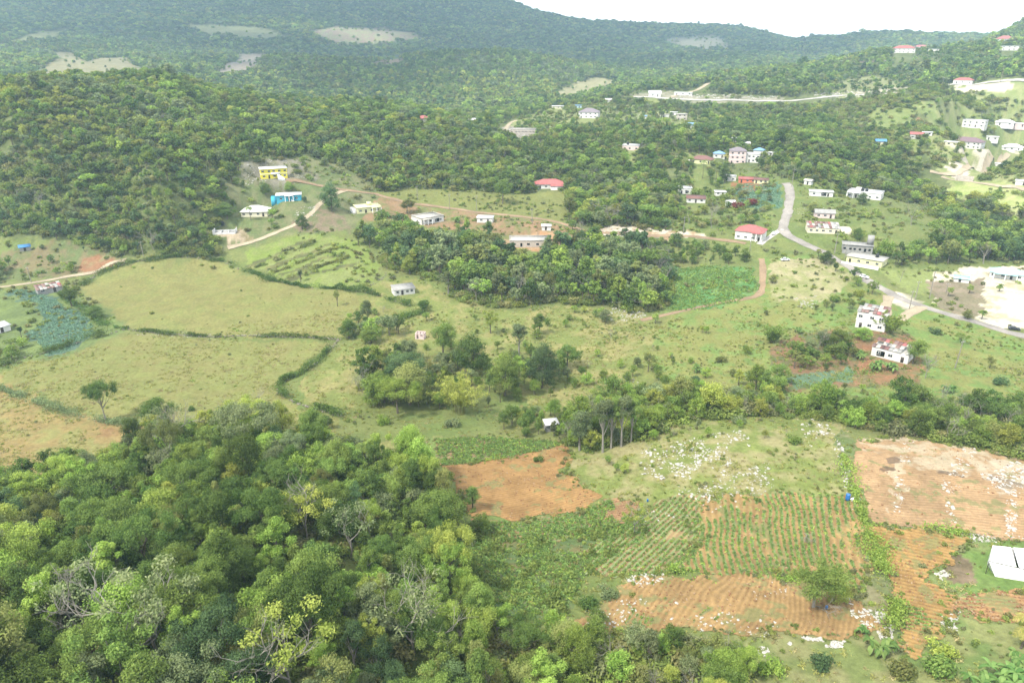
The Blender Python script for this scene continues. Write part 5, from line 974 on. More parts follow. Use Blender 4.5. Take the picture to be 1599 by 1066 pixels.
# ------------------------------------------------------------------ roads and tracks: ribbons laid over the ground
ROADS = []
def road(name, pts, w, m, lift=.10, edge=.3, lab=None):
    P2 = resample(GP(pts), 1.5); ROADS.append((P2, w))
    t = np.gradient(P2, axis=0); t /= np.linalg.norm(t, axis=1)[:, None] + 1e-9; nrm = np.stack([-t[:, 1], t[:, 0]], 1)
    ks = np.linspace(-1, 1, 5); co = []
    for k in ks:
        ww = w / 2 * (k + (edge * fbm(P2[:, 0] + 50 * k, P2[:, 1], 5, 3, 3) * (abs(k) > .9)))
        xy = P2 + nrm * ww[:, None] if np.ndim(ww) else P2 + nrm * ww
        co.append(xy)
    co = np.stack(co, 1); z = Hf(co[..., 0], co[..., 1])
    zc = .5 * z + .5 * z.mean(1, keepdims=True); z = np.maximum(z, zc) + lift; z[:, 0] -= lift * .5; z[:, -1] -= lift * .5
    V = np.concatenate([co, z[..., None]], -1); n, k = V.shape[:2]; I = np.arange(n * k).reshape(n, k)
    q = np.stack([I[:-1, :-1], I[:-1, 1:], I[1:, 1:], I[1:, :-1]], -1).reshape(-1, 4)[:, ::-1]
    c = np.ones((n * k, 3))
    kk = np.tile(np.abs(ks), n); worn = .88 + .2 * fbm(V[..., 0].ravel(), V[..., 1].ravel(), 6, 3, 2) - .12 * (kk > .9)
    return tag(link(name, quads_mesh(name, V, q, {'wear': worn}, m, True)), kind='structure')
def road_mat(name, col, bump=.2):
    m = vcol_mat(name, 'wear', ((1.4, .2), (9, .22), (.2, .1)), bump); t = m.node_tree
    a = [n for n in t.nodes if n.type == 'ATTRIBUTE'][0]
    x = t.nodes.new('ShaderNodeMix'); x.data_type = 'RGBA'; x.blend_type = 'MULTIPLY'; x.inputs[0].default_value = 1; x.inputs[7].default_value = (*col, 1)
    dst = a.outputs[0].links[0].to_socket; t.links.new(a.outputs['Fac'], x.inputs[6]); t.links.new(x.outputs[2], dst); return m
ASPH = road_mat('worn_asphalt', S(206, 197, 187, .38)); MARL = road_mat('white_marl', S(226, 206, 172, .42)); DIRT = road_mat('dirt_track', S(212, 178, 140)); CONC = road_mat('pale_road', S(222, 216, 208, .5))
road('road', [(1226, 286), (1233, 296), (1231, 325), (1224, 350), (1228, 365), (1250, 378), (1285, 393), (1310, 408), (1345, 432), (1395, 460), (1440, 478), (1500, 496), (1560, 514), (1620, 530), (1720, 556)], 5.6, ASPH)
road('driveway', [(1222, 358), (1208, 366), (1196, 374), (1186, 382)], 3.2, CONC, .14)
road('road', [(985, 152), (1020, 152), (1060, 155), (1120, 157), (1225, 158), (1270, 154), (1330, 149), (1400, 143), (1470, 136), (1530, 131), (1620, 130), (1750, 132)], 7, CONC, .3)
road('path', [(1045, 153), (1075, 146), (1090, 140), (1108, 130)], 6, MARL, .3)
road('road', [(-150, 462), (0, 448), (45, 442), (85, 436), (110, 431), (150, 424), (172, 412), (196, 407)], 3.0, MARL)
road('road', [(356, 388), (378, 382), (405, 374), (435, 362), (462, 350), (480, 338), (492, 328), (500, 318), (520, 305), (540, 297)], 3.0, MARL)
road('path', [(446, 282), (470, 283), (500, 290), (540, 297), (590, 303)], 3.4, DIRT)
road('road', [(588, 303), (620, 312), (650, 319), (700, 325), (750, 332), (800, 337), (850, 343), (885, 351), (920, 362), (1000, 367), (1060, 368), (1120, 374), (1165, 380)], 4.0, DIRT)
road('path', [(1190, 404), (1191, 425), (1190, 450), (1180, 463), (1140, 470), (1090, 480), (1050, 489), (1000, 500)], 3.0, DIRT)
road('path', [(1440, 478), (1420, 490), (1406, 500)], 4.5, MARL)
road('path', [(1388, 462), (1384, 480), (1382, 497)], 4.0, MARL)
road('path', [(1452, 268), (1480, 272), (1510, 262), (1545, 245), (1575, 240)], 5, MARL, .2)
road('path', [(1470, 276), (1530, 286), (1599, 296), (1680, 305)], 4, MARL, .2)
road('path', [(788, 204), (795, 194), (806, 188)], 4, MARL, .2)

# ------------------------------------------------------------------ tilled fields: furrowed sheets on the ground
def field(name, pts, rowpx, spacing, soil, green, gw, gcov, res=.24, h=.16, warp=1.2, edge=2.6, seed=0, spots=()):
    """rowpx: two photo points along a row. gw: share of each row that is green, gcov: how much of the field is planted"""
    pl = GP(pts); a, b = G(*rowpx[0])[:2], G(*rowpx[1])[:2]; d = (b - a) / np.linalg.norm(b - a); nn = np.array((-d[1], d[0]))
    x = np.arange(pl[:, 0].min() - 1, pl[:, 0].max() + 1, res); y = np.arange(pl[:, 1].min() - 1, pl[:, 1].max() + 1, res)
    X, Y = np.meshgrid(x, y, indexing='ij')
    ins = inpoly(X + fbm(X, Y, 5, 5, seed) * edge, Y + fbm(X, Y, 5, 5, seed + 1) * edge, pl)
    ph = ((X * nn[0] + Y * nn[1]) + warp * fbm(X, Y, 22, 3, seed + 2)) / spacing
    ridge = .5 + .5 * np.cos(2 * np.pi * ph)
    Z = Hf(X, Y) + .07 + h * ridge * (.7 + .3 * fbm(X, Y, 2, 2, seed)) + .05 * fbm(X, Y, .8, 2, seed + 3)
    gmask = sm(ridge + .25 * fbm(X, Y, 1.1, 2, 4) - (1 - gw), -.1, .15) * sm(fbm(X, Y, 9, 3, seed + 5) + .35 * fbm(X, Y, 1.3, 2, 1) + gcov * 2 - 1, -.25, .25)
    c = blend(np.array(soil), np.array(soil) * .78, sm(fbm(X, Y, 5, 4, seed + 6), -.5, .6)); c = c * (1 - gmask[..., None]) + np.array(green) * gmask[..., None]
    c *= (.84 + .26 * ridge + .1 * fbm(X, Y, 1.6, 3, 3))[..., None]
    wm = sm(fbm(X, Y, 3.2, 4, seed + 1) + .3 * fbm(X, Y, .9, 2, 2), .3, .55)[..., None]; c = c * (1 - .65 * wm) + np.array(S(150, 160, 98)) * .65 * wm
    for sp_, cc in spots:                      # bleached straw and burnt heaps lying on the soil
        mm = inpoly(X + fbm(X, Y, 4, 4, 3) * 2.2, Y + fbm(X, Y, 4, 4, 4) * 2.2, GP(sp_)); k_ = (.75 * sm(fbm(X, Y, 2.5, 4, 6), -.5, .35))[mm][:, None]; c[mm] = c[mm] * (1 - k_) + np.array(cc) * k_
    I = -np.ones(X.shape, int); used = np.zeros(X.shape, bool); cell = ins[:-1, :-1]
    for di, dj in ((0, 0), (1, 0), (1, 1), (0, 1)): used[di:di + cell.shape[0], dj:dj + cell.shape[1]] |= cell
    I[used] = np.arange(used.sum())
    q = np.stack([I[:-1, :-1][cell], I[1:, :-1][cell], I[1:, 1:][cell], I[:-1, 1:][cell]], -1)
    V = np.stack([X[used], Y[used], Z[used]], -1)
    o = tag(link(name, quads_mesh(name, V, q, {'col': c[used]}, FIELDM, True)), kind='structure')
    return pl, d, nn, spacing, warp, seed, gcov
FIELDM = vcol_mat('tilled_soil', 'col', ((1.2, .16), (.15, .1), (7, .2)), .3)
GRN = S(138, 162, 98)
F = {}
F['red'] = field('field', [(686, 728), (740, 722), (870, 694), (888, 700), (882, 738), (900, 760), (945, 778), (900, 798), (835, 812), (745, 806), (720, 790), (716, 760)], [(700, 735), (860, 712)], .9, S(208, 160, 98), GRN, .3, .12, h=.07)
F['mix'] = field('field', [(680, 686), (760, 682), (885, 690), (870, 698), (740, 724), (688, 728)], [(700, 735), (860, 712)], .9, S(190, 162, 112), S(115, 138, 78), .75, .62, h=.08)
F['strip'] = field('field', [(742, 812), (835, 816), (905, 800), (950, 782), (985, 778), (1010, 800), (900, 835), (820, 842), (750, 828)], [(760, 822), (900, 810)], .9, S(208, 162, 114), GRN, .75, .62)
F['rowsL'] = field('field', [(905, 885), (930, 840), (1000, 800), (1060, 776), (1100, 780), (1090, 850), (1045, 893), (990, 900)], [(960, 870), (1040, 800)], 1.25, S(210, 176, 120), S(162, 180, 116), .45, .66, seed=1)
F['rowsR'] = field('field', [(1062, 778), (1130, 782), (1205, 776), (1212, 768), (1345, 773), (1355, 800), (1352, 860), (1350, 930), (1335, 925), (1320, 890), (1240, 900), (1120, 896), (1045, 893), (1090, 850)], [(1292, 800), (1325, 900)], 1.3, S(212, 172, 108), S(150, 176, 104), .5, .72, seed=2, warp=2.0)
F['soil'] = field('field', [(895, 968), (930, 948), (990, 912), (1030, 898), (1140, 900), (1160, 893), (1240, 905), (1300, 915), (1345, 932), (1382, 975), (1345, 998), (1240, 990), (1150, 988), (1000, 985), (900, 985)], [(1150, 985), (1190, 905)], 1.1, S(212, 170, 108), S(150, 150, 95), .3, .2, seed=3, warp=3)
F['upR'] = field('field', [(1330, 690), (1400, 683), (1500, 698), (1620, 718), (1760, 740), (1760, 862), (1599, 846), (1500, 830), (1352, 822), (1345, 790), (1330, 740)], [(1360, 770), (1480, 782)], 1.0, S(224, 182, 132), S(160, 150, 90), .2, .06, seed=4, h=.09, spots=[([(1335, 688), (1400, 680), (1500, 697), (1620, 716), (1620, 735), (1560, 735), (1480, 742), (1430, 735), (1400, 715), (1360, 708)], S(232, 214, 178)), ([(1400, 715), (1420, 718), (1408, 760), (1396, 780), (1392, 800), (1386, 795), (1395, 750)], S(232, 214, 178)), ([(1530, 735), (1560, 700), (1620, 715), (1640, 760), (1560, 775)], S(226, 208, 176)), ([(1378, 712), (1405, 710), (1408, 722), (1385, 724)], S(130, 112, 96)), ([(1376, 730), (1400, 729), (1402, 737), (1380, 738)], S(112, 92, 80)), ([(1455, 735), (1485, 733), (1490, 743), (1462, 744)], S(112, 94, 82)), ([(1548, 745), (1590, 742), (1592, 760), (1552, 762)], S(140, 122, 104))])
F['lowR'] = field('field', [(1352, 824), (1440, 826), (1512, 840), (1496, 860), (1466, 880), (1450, 905), (1490, 930), (1485, 965), (1465, 985), (1412, 1026), (1400, 990), (1410, 960), (1385, 900), (1362, 868)], [(1360, 832), (1450, 852)], 1.15, S(216, 170, 100), S(152, 176, 104), .4, .3, seed=5, h=.26)
F['smallR'] = field('field', [(1490, 928), (1560, 922), (1700, 930), (1700, 975), (1560, 968), (1488, 962)], [(1490, 940), (1590, 950)], 1.1, S(222, 170, 112), S(152, 176, 104), .3, .25, seed=6)
F['brush'] = None
# ------------------------------------------------------------------ plant the woods
rng = np.random.default_rng(3)
X, Y, Z, H, LK = grow(40, 250, 3.6, rng)
tone = pick(LOOK, LK, rng, X, Y); shp = pick({k: v for k, v in SH.items()}, LK, rng, Y, X)
px, py = project(X, Y, Z + H * .6); dist = np.sqrt(X ** 2 + Y ** 2 + (Z - CAMZ) ** 2)
vis = (px > -25) & (px < 1625) & (py > 0) & (py < 1095); size = np.where(vis, H / dist, 0)
order = np.argsort(-size); NIND = max(0, 300 - len(TREES)); ind = order[:NIND]; rest = np.setdiff1d(np.arange(len(X)), ind)
for i in ind:
    place_tree('broadleaf_tree', str(shp[i]), int(rng.integers(2)), str(tone[i]), float(X[i]), float(Y[i]), float(H[i]), float(rng.uniform(0, 6.28)), wid=float(rng.uniform(.62, 1.12)), bark=PALE if rng.random() < .45 else None)
# every single tree gets words that find it
LMK = [('the white branching bare tree', 265, 650), ('the left edge of the photo', 0, 800), ('the bottom left corner', 0, 1050), ('the wide-forked pale bare tree', 145, 950), ('the bare tree with curling limbs', 252, 960), ('the two palms in the wood', 250, 850), ('the pale-limbed tree at the bottom', 462, 1010), ('the lime green tree', 575, 950),
       ('the bare forked tree', 648, 960), ('the half-bare tree', 548, 830), ('the yellow-tufted pale tree', 480, 810), ('the broken bare tree', 668, 800), ('the red field', 780, 760), ('the crop below the red field', 790, 880), ('the yellowing tree at the bottom centre', 880, 1000), ('the broad grey green tree', 385, 670), ('the dry lower left pasture', 100, 690), ('the umbrella-shaped tree', 160, 600),
       ('the rocky orange field', 1100, 960), ('the bottom edge under the rocky field', 1050, 1060), ('the flat-topped palm', 590, 710), ('the white roofed shack', 860, 664), ('the four pale trunks', 960, 650), ('the rocky knoll', 1130, 690), ('the twisted white bare tree', 1128, 610), ('the banana garden', 1300, 560), ('the broken roofed cottage', 1391, 550), ('the whitish leafless trees', 1530, 640), ('the big right orange field', 1450, 740), ('the right edge of the photo', 1599, 680),
       ('the yellow bamboo', 716, 600), ('the orchard hut', 657, 525), ('the palm at the wood top', 105, 710), ('the middle meadow bananas', 1090, 575)]
SW = {'round': 'rounded', 'tall': 'narrow', 'spreading': 'flat-topped', 'open': 'open-crowned', 'bushy': 'bushy', 'leaning': 'lopsided', 'ragged': 'ragged', 'slender': 'slim'}
def words_for(t, k):
    px_, py_ = project(t['x'], t['y'], float(Hf(t['x'], t['y'])) + t['h'] * .6); ds = sorted(LMK, key=lambda l: math.hypot(l[1] - px_, (l[2] - py_) * 1.2)); l = ds[k]; dx, dy = px_ - l[1], py_ - l[2]
    if 'edge' in l[0] or 'corner' in l[0]: rel = 'near'
    elif math.hypot(dx, dy) < 28: rel = 'touching'
    elif abs(dx) > 1.4 * abs(dy): rel = 'right of' if dx > 0 else 'left of'
    elif abs(dy) > 1.4 * abs(dx): rel = 'below' if dy > 0 else 'above'
    else: rel = ('below and ' if dy > 0 else 'above and ') + ('right of' if dx > 0 else 'left of')
    t['px'], t['py'] = px_, py_; hs = 'small' if t['h'] < 5.5 else ('tall' if t['h'] > 9.5 else ''); return ' '.join(f"{hs} {SW[t['shape']]} {t['tone']} tree {rel} {l[0]}".split())
auto = [t for t in TREES if t['auto']]; by = {}
for t in auto: t['lab'] = words_for(t, 0); by.setdefault(t['lab'], []).append(t)
ORD = ['leftmost', 'second from left', 'third from left', 'fourth from left', 'fifth from left', 'sixth from left']
for lab, ts in by.items():
    ts.sort(key=lambda t: t['px'])
    for i, t in enumerate(ts):
        f = lab if len(ts) == 1 else (('left ' if i == 0 else 'right ') + lab if len(ts) == 2 else lab + ', ' + (ORD[i] if i < len(ts) - 1 else 'rightmost'))
        tag(t['o'], f, 'tree', 'trees of the near wood' if t['px'] < 900 and t['py'] > 600 else 'trees and scrub beside the fields')
by = {}
for o, px_, py_, tn in SHRUBS: by.setdefault(min(LMK + [('the farm shed pasture', 300, 640), ('the greenhouse', 1580, 880), ('the large corner banana clump', 1372, 1000)], key=lambda l: math.hypot(l[1] - px_, l[2] - py_))[0] + '|' + tn, []).append((px_, o, tn))
for k, v in by.items():
    v.sort(key=lambda a: a[0])
    for i, (a, o, tn) in enumerate(v): tag(o, (['', 'left ', 'middle '][min(i, 1) if len(v) > 1 and i < len(v) - 1 else 0] + ('right ' if len(v) > 1 and i == len(v) - 1 else '') + f"low {tn} shrub near {k.split('|')[0]}"), 'shrub', 'low shrubs in the fields')
# lighter meshes for the woods farther off: every tone in several shapes
def lod(n, size, trunk, shapes, seeds=1):
    out, keys = [], []
    for s in shapes:
        for tn in TONES:
            (co, q_, t_), tr = build_tree(s, sum(map(ord, s + tn)), n, size)
            me = quads_mesh('crown', co, q_, {'tone': t_}, LM[tn])
            if trunk:
                c2 = np.vstack([co, tr[0]]); q2 = np.vstack([q_, tr[1] + len(co)]); me = quads_mesh('crown', c2, q2, {'tone': np.concatenate([t_, np.zeros(len(tr[0]))])}, LM[tn]); me.materials.append(BARK)
                mi = np.zeros(len(q2), np.int32); mi[len(q_):] = 1; me.polygons.foreach_set('material_index', mi)
            out.append(me); keys.append((s, tn))
    return out, keys
def forest(name, label, X, Y, Z, H, tone, shp, protos, keys, rng, wid=1.0, bare_share=0):
    kx = {k: i for i, k in enumerate(keys)}; shs = [k[0] for k in keys]
    idx = [kx.get((s, t), None) if (s, t) in kx else kx[(shs[(i * 7) % len(shs)], t)] for i, (s, t) in enumerate(zip(shp, tone))]
    if bare_share:
        protos = protos + BARE[:3] + BARE[4:]; idx = [len(protos) - 1 - int(v * 5 / bare_share) if v < bare_share else i for i, v in zip(idx, rng.random(len(idx)))]
    k = H / 10; w = k * rng.uniform(.85, 1.25, len(X)) * wid
    return scatter(name, label, protos, np.stack([X, Y, Z], 1), rng.uniform(0, 6.28, len(X)), np.stack([w, w, k], 1), idx)
mp, mk = lod(900, .55, True, list(SHAPES)); wp, wk = lod(2600, .32, True, ['round', 'bushy', 'ragged', 'leaning', 'tall'])
forest('woodland', 'remaining trees and tall scrub of the nearer woods around the fields', X[rest], Y[rest], Z[rest], H[rest], tone[rest], shp[rest], wp, wk, rng, .92, .1)
X, Y, Z, H, LK = grow(250, 950, 4.5, rng); tone = pick(LOOK, LK, rng, X, Y); shp = pick(SH, LK, rng, Y, X)
forest('hill_forest', 'dense green forest covering the hills behind the fields and around the houses', X, Y, Z, H, tone, shp, mp, mk, rng, 1.02, .035)
print('mid trees', len(X))
fp, fk = lod(110, 1.9, False, ['round', 'tall', 'bushy', 'ragged'])
X, Y, Z, H, LK = grow(950, 2000, 5.7, rng); tone = pick(LOOK, LK, rng, X, Y); shp = pick(SH, LK, rng, Y, X)
forest('distant_forest', 'blue green forest on the farther hills', X, Y, Z, H * 1.05, tone, shp, fp, fk, rng, 1.15); n1 = len(X)
X, Y, Z, H, LK = grow(2000, 3700, 9.5, rng); tone = pick(LOOK, LK, rng, X, Y); shp = pick(SH, LK, rng, Y, X)
forest('mountain_forest', 'dark forest covering the long mountain under the sky', X, Y, Z, H * 1.25, tone, shp, fp, fk, rng, 1.65)
print('far', n1, len(X))

# ------------------------------------------------------------------ ground cover
rng = np.random.default_rng(9)
def inany(x, y, pls): 
    m = np.zeros(len(x), bool)
    for p in pls: m |= inpoly(x, y, p)
    return m
FP = [f[0] for f in F.values() if f]
def tuft(seed, n, s, h, m):
    rng = np.random.default_rng(seed); c = np.stack([rng.normal(0, s, n), rng.normal(0, s, n), rng.uniform(.05, h, n)], 1)
    nr = rng.normal(size=(n, 3)); nr[:, 2] = np.abs(nr[:, 2]) * .8; co = quad_cloud(c, np.full(n, h * .9), nr, rng, 1.7); return quads_mesh('tuft', co, leafq(co), {'tone': np.repeat(rng.uniform(0, 1, n), 4)}, m)
GA = leaf_mat('grass_blade', S(150, 160, 80, .27), S(182, 186, 106, .27), .01, .15, .2); GB = leaf_mat('pale_grass_blade', S(162, 168, 92, .26), S(192, 192, 120, .26), .01, .15, .2)
TG = [tuft(1, 26, .35, .3, GA), tuft(2, 26, .4, .35, GB), tuft(3, 24, .35, .3, GA), tuft(4, 22, .3, .3, leaf_mat('straw', S(170, 160, 110, .25), S(200, 190, 140, .25), .01, .2, .1))]
WM = [leaf_mat('weed_leaf', S(*a, .27), S(*b, .27), .012, .25) for a, b in (((118, 146, 72), (160, 182, 98)), ((136, 166, 74), (178, 200, 104)), ((134, 142, 82), (176, 176, 116)), ((140, 156, 74), (178, 188, 104)), ((130, 142, 96), (174, 180, 132)))]
sc_ = [quads_mesh('weed', (lambda c: c[0])(shrub_mesh(60 + i, 110, .3)), leafq(shrub_mesh(60 + i, 110, .3)[0]), {'tone': shrub_mesh(60 + i, 110, .3)[1]}, WM[i]) for i in range(5)]
def cover(name, label, protos, step, r0, r1, dens, smin, smax, w=None):
    xs = np.arange(-r1 * .75, r1 * .75, step); ys = np.arange(40, r1, step); X, Y = np.meshgrid(xs, ys); X = (X + rng.uniform(-.5, .5, X.shape) * step).ravel(); Y = (Y + rng.uniform(-.5, .5, Y.shape) * step).ravel()
    rr = np.hypot(X, Y); m = (rr > r0) & (rr < r1) & (np.abs(np.arctan2(X, Y)) < .82); X, Y = X[m], Y[m]
    m = rng.random(len(X)) < dens(X, Y); m &= ~inany(X, Y, FP); X, Y = X[m], Y[m]; m = ~near_road(X, Y); X, Y = X[m], Y[m]
    for cx_, cy_, cr_ in KEEP: m = (X - cx_) ** 2 + (Y - cy_) ** 2 > (cr_ * .8) ** 2; X, Y = X[m], Y[m]
    k = rng.uniform(smin, smax, len(X)) * (1 + .35 * fbm(X, Y, 8, 2, 3))
    print(name, len(X)); return scatter(name, label, protos, np.stack([X, Y, Hf(X, Y) - .03], 1), rng.uniform(0, 6.28, len(X)), k, rng.choice(len(protos), len(X), p=w))
PP = [GP(p) for p in ([(118, 448), (205, 411), (300, 406), (440, 440), (600, 470), (600, 512), (210, 517)], [(205, 522), (515, 537), (432, 602), (530, 655), (520, 690), (230, 690), (0, 580)], [(-200, 560), (0, 575), (240, 668), (300, 690), (200, 760), (0, 780), (-200, 800)])]
cover('weeds', 'low weeds, grass clumps and young bushes between the fields', sc_, 1.4, 40, 330, lambda x, y: np.where(inany(x, y, PP), .02, sm(fbm(x, y, 14, 3, 4), -.35, .5) * .42), .2, .7, [.3, .25, .15, .15, .15])
cover('grass', 'short uneven grass of the pastures', TG, .8, 70, 300, lambda x, y: np.where(inany(x, y, PP), .25, .2) * sm(fbm(x, y, 10, 3, 2), -.6, .3), .4, 1.0, [.3, .25, .2, .25])
cover('underbrush', 'bushes and weeds on the far slopes and round the houses', sc_, 3.2, 330, 700, lambda x, y: np.where(inany(x, y, PP), .01, sm(fbm(x, y, 22, 3, 5), -.4, .5) * .5), .5, 1.7, [.3, .25, .2, .1, .15])
sf_ = []
for i, wm_ in enumerate(WM):
    co_, t_ = shrub_mesh(160 + i, 420, .15); sf_.append(quads_mesh('weed', co_, leafq(co_), {'tone': t_}, wm_))
NW_ = [pl for pl, dn, h, lk in WOODS if lk in ('near', 'wood', 'bush', 'scrub') and dn > .7]
cover('undergrowth', 'leafy undergrowth filling the gaps between the trees of the nearer woods', sf_, 2.1, 40, 420, lambda x, y: np.where(inany(x, y, NW_), .85, 0), 1.4, 3.4, [.35, .3, .15, .12, .08])
HILLW = [WOODS[0][0]]
cover('hill_undergrowth', 'bushes and vines closing the gaps under the hill forest', sf_, 3.3, 330, 900, lambda x, y: np.where(inany(x, y, HILLW), .75, 0) * np.where(inany(x, y, [p for p, d in OPEN if d < .4]), .12, 1), 1.6, 4.0, [.35, .25, .2, .1, .1])
VIL = [GP([(1235, 292), (1400, 300), (1480, 380), (1420, 410), (1300, 385), (1235, 360)]), GP([(1050, 285), (1225, 285), (1215, 375), (1050, 375)])]
cover('village_scrub', 'low bushes and tall weeds between the village houses', sc_, 2.6, 330, 620, lambda x, y: np.where(inany(x, y, VIL), .5 * sm(fbm(x, y, 12, 3, 3), -.4, .4), 0), .5, 2.2, [.3, .25, .2, .15, .1])
RS_ = [GP([(1430, 150), (1520, 136), (1640, 138), (1700, 330), (1480, 305), (1435, 240)])]
cover('slope_scrub', 'light bushes scattered over the sunny right hand slope', sf_, 5, 560, 1000, lambda x, y: np.where(inany(x, y, RS_), .6 * sm(fbm(x, y, 25, 3, 3), -.5, .3), 0), 1.5, 5.0, [.25, .35, .1, .2, .1])
# ------------------------------------------------------------------ crops standing in the furrows
def crops(name, label, f, protos, along, smin, smax, thr=0.0):
    pl, d, nn, sp, warp, seed, gcov = f; c0 = pl.mean(0); R0 = np.abs(pl - c0).max() * 1.5
    u, v = np.meshgrid(np.arange(-R0, R0, along), np.arange(-R0, R0, sp)); u = (u + rng.uniform(-.4, .4, u.shape) * along).ravel(); v = v.ravel()
    k0 = np.round((c0 @ nn) / sp) * sp; b = c0 @ d
    X = (u + b) * d[0] + (v + k0) * nn[0]; Y = (u + b) * d[1] + (v + k0) * nn[1]
    for _ in range(2): e = warp * fbm(X, Y, 22, 3, seed + 2) + (X * nn[0] + Y * nn[1]) - (v + k0); X -= e * nn[0]; Y -= e * nn[1]
    m = inpoly(X, Y, pl) & (fbm(X, Y, 9, 3, seed + 5) + .35 * fbm(X, Y, 1.3, 2, 1) + gcov * 2 - 1 > thr); X, Y = X[m], Y[m]
    X += rng.normal(0, .1, len(X)); Y += rng.normal(0, .1, len(X)); print(name, len(X))
    return scatter(name, label, protos, np.stack([X, Y, Hf(X, Y) + .16], 1), rng.uniform(0, 6.28, len(X)), rng.uniform(smin, smax, len(X)), rng.choice(len(protos), len(X)))
CL = leaf_mat('crop_leaf', S(108, 146, 76), S(148, 180, 104), .02, .2); CR = [tuft(11, 14, .16, .3, CL), tuft(12, 14, .2, .34, CL), tuft(13, 12, .18, .26, LM['fresh green'])]
crops('crop_plants', 'rows of low green crop plants in the large furrowed field', F['rowsR'], CR, .45, .55, 1.1)
crops('crop_plants', 'rows of green crop plants on the sloping left end of the furrowed fields', F['rowsL'], CR, .45, .55, 1.1)
crops('crop_plants', 'scattered green crop plants on the orange strip field beside the white building', F['lowR'], CR, .5, .6, 1.1, .1)
crops('crop_plants', 'green rows at the top edge of the red field', F['mix'], CR, .5, .8, 1.4)
crops('crop_plants', 'green rows along the lower edge of the red field', F['strip'], CR, .5, .8, 1.4)
crops('crop_plants', 'few seedlings on the rocky orange field', F['soil'], CR, .6, .5, .9, .1)
MX = []
for f in F.values():
    if not f: continue
    pl = f[0]; seg = np.roll(pl, -1, 0) - pl; L = np.linalg.norm(seg, axis=1)
    for a, sg, l in zip(pl, seg, L):
        n = int(l * 1.9); t = rng.random((n, 1)); MX.append(a + sg * t + rng.normal(0, 1.1, (n, 2)))
MX = np.vstack(MX); MX = MX[fbm(MX[:, 0], MX[:, 1], 6, 3, 1) > -.25]
scatter('field_margin_weeds', 'weeds and grass creeping over the edges of the tilled fields', sc_ + TG[:2], np.stack([MX[:, 0], MX[:, 1], Hf(MX[:, 0], MX[:, 1])], 1), rng.uniform(0, 6.28, len(MX)), rng.uniform(.15, .8, len(MX)) * (1 + .4 * fbm(MX[:, 0], MX[:, 1], 4, 2, 2)), rng.choice(7, len(MX)))
CLOD = [rockm(90 + i, 1, .7, mat('soil_clod', S(*c, .38), noise=(3, .3))) for i, c in enumerate(((196, 142, 96), (176, 124, 84), (214, 176, 132)))]
CX = []
for f in F.values():
    if f: pl = f[0]; c = rng.uniform(pl.min(0), pl.max(0), (4200, 2)); c = c[inpoly(c[:, 0], c[:, 1], pl)]; c = c[fbm(c[:, 0], c[:, 1], 3, 3, 6) > -.1]; CX.append(c[:800])
CX = np.vstack(CX); scatter('soil_clods', 'crumbs and clods of turned soil on the tilled fields', CLOD, np.stack([CX[:, 0], CX[:, 1], Hf(CX[:, 0], CX[:, 1]) + .17], 1), rng.uniform(0, 6.28, len(CX)), .07 + .25 * rng.random(len(CX)) ** 3, rng.integers(0, 3, len(CX)))
def patch(name, label, pts, step, protos, smin, smax, dens=.8, w=None):
    pl = GP(pts); xs = np.arange(pl[:, 0].min(), pl[:, 0].max(), step); ys = np.arange(pl[:, 1].min(), pl[:, 1].max(), step); X, Y = np.meshgrid(xs, ys); X = (X + rng.uniform(-.35, .35, X.shape) * step).ravel(); Y = (Y + rng.uniform(-.35, .35, Y.shape) * step).ravel()
    m = inpoly(X + fbm(X, Y, 5, 2, 1), Y + fbm(X, Y, 5, 2, 2), pl) & (rng.random(len(X)) < dens * sm(fbm(X, Y, 6, 3, 3), -.9, .0)); X, Y = X[m], Y[m]; print(name, len(X))
    return scatter(name, label, protos, np.stack([X, Y, Hf(X, Y)], 1), rng.uniform(0, 6.28, len(X)), rng.uniform(smin, smax, len(X)), rng.choice(len(protos), len(X), p=w))
CABL = leaf_mat('cabbage_leaf', S(92, 134, 112), S(142, 178, 156), .01, .15, .15); CABP = [tuft(21, 12, .18, .24, CABL), tuft(22, 12, .2, .28, CABL)]
patch('cabbage_plants', 'blue green cabbages planted beside the pasture wall', [(15, 453), (60, 455), (100, 478), (140, 500), (150, 522), (105, 548), (75, 555), (60, 530), (40, 525), (68, 500), (60, 475), (35, 465)], .75, CABP, .9, 1.6, .95)
patch('potato_plants', 'dense green crop between the wood and the rocky field', [(700, 825), (850, 835), (1000, 805), (1020, 830), (920, 890), (885, 960), (740, 955), (690, 880)], .6, CR + [sc_[0]], .7, 1.5, .9, [.33, .33, .3, .04])
patch('crop_plants', 'bright green crop in the curved field by the dirt track', [(1060, 420), (1110, 415), (1175, 418), (1185, 450), (1150, 472), (1080, 486), (1045, 484)], 1.0, CR, 1.0, 1.8, .9)
patch('crop_plants', 'garden crops beside the paved road near the houses', [(1150, 288), (1218, 286), (1222, 325), (1180, 326), (1140, 318)], 1.2, CABP, 1.2, 2.2, .8)
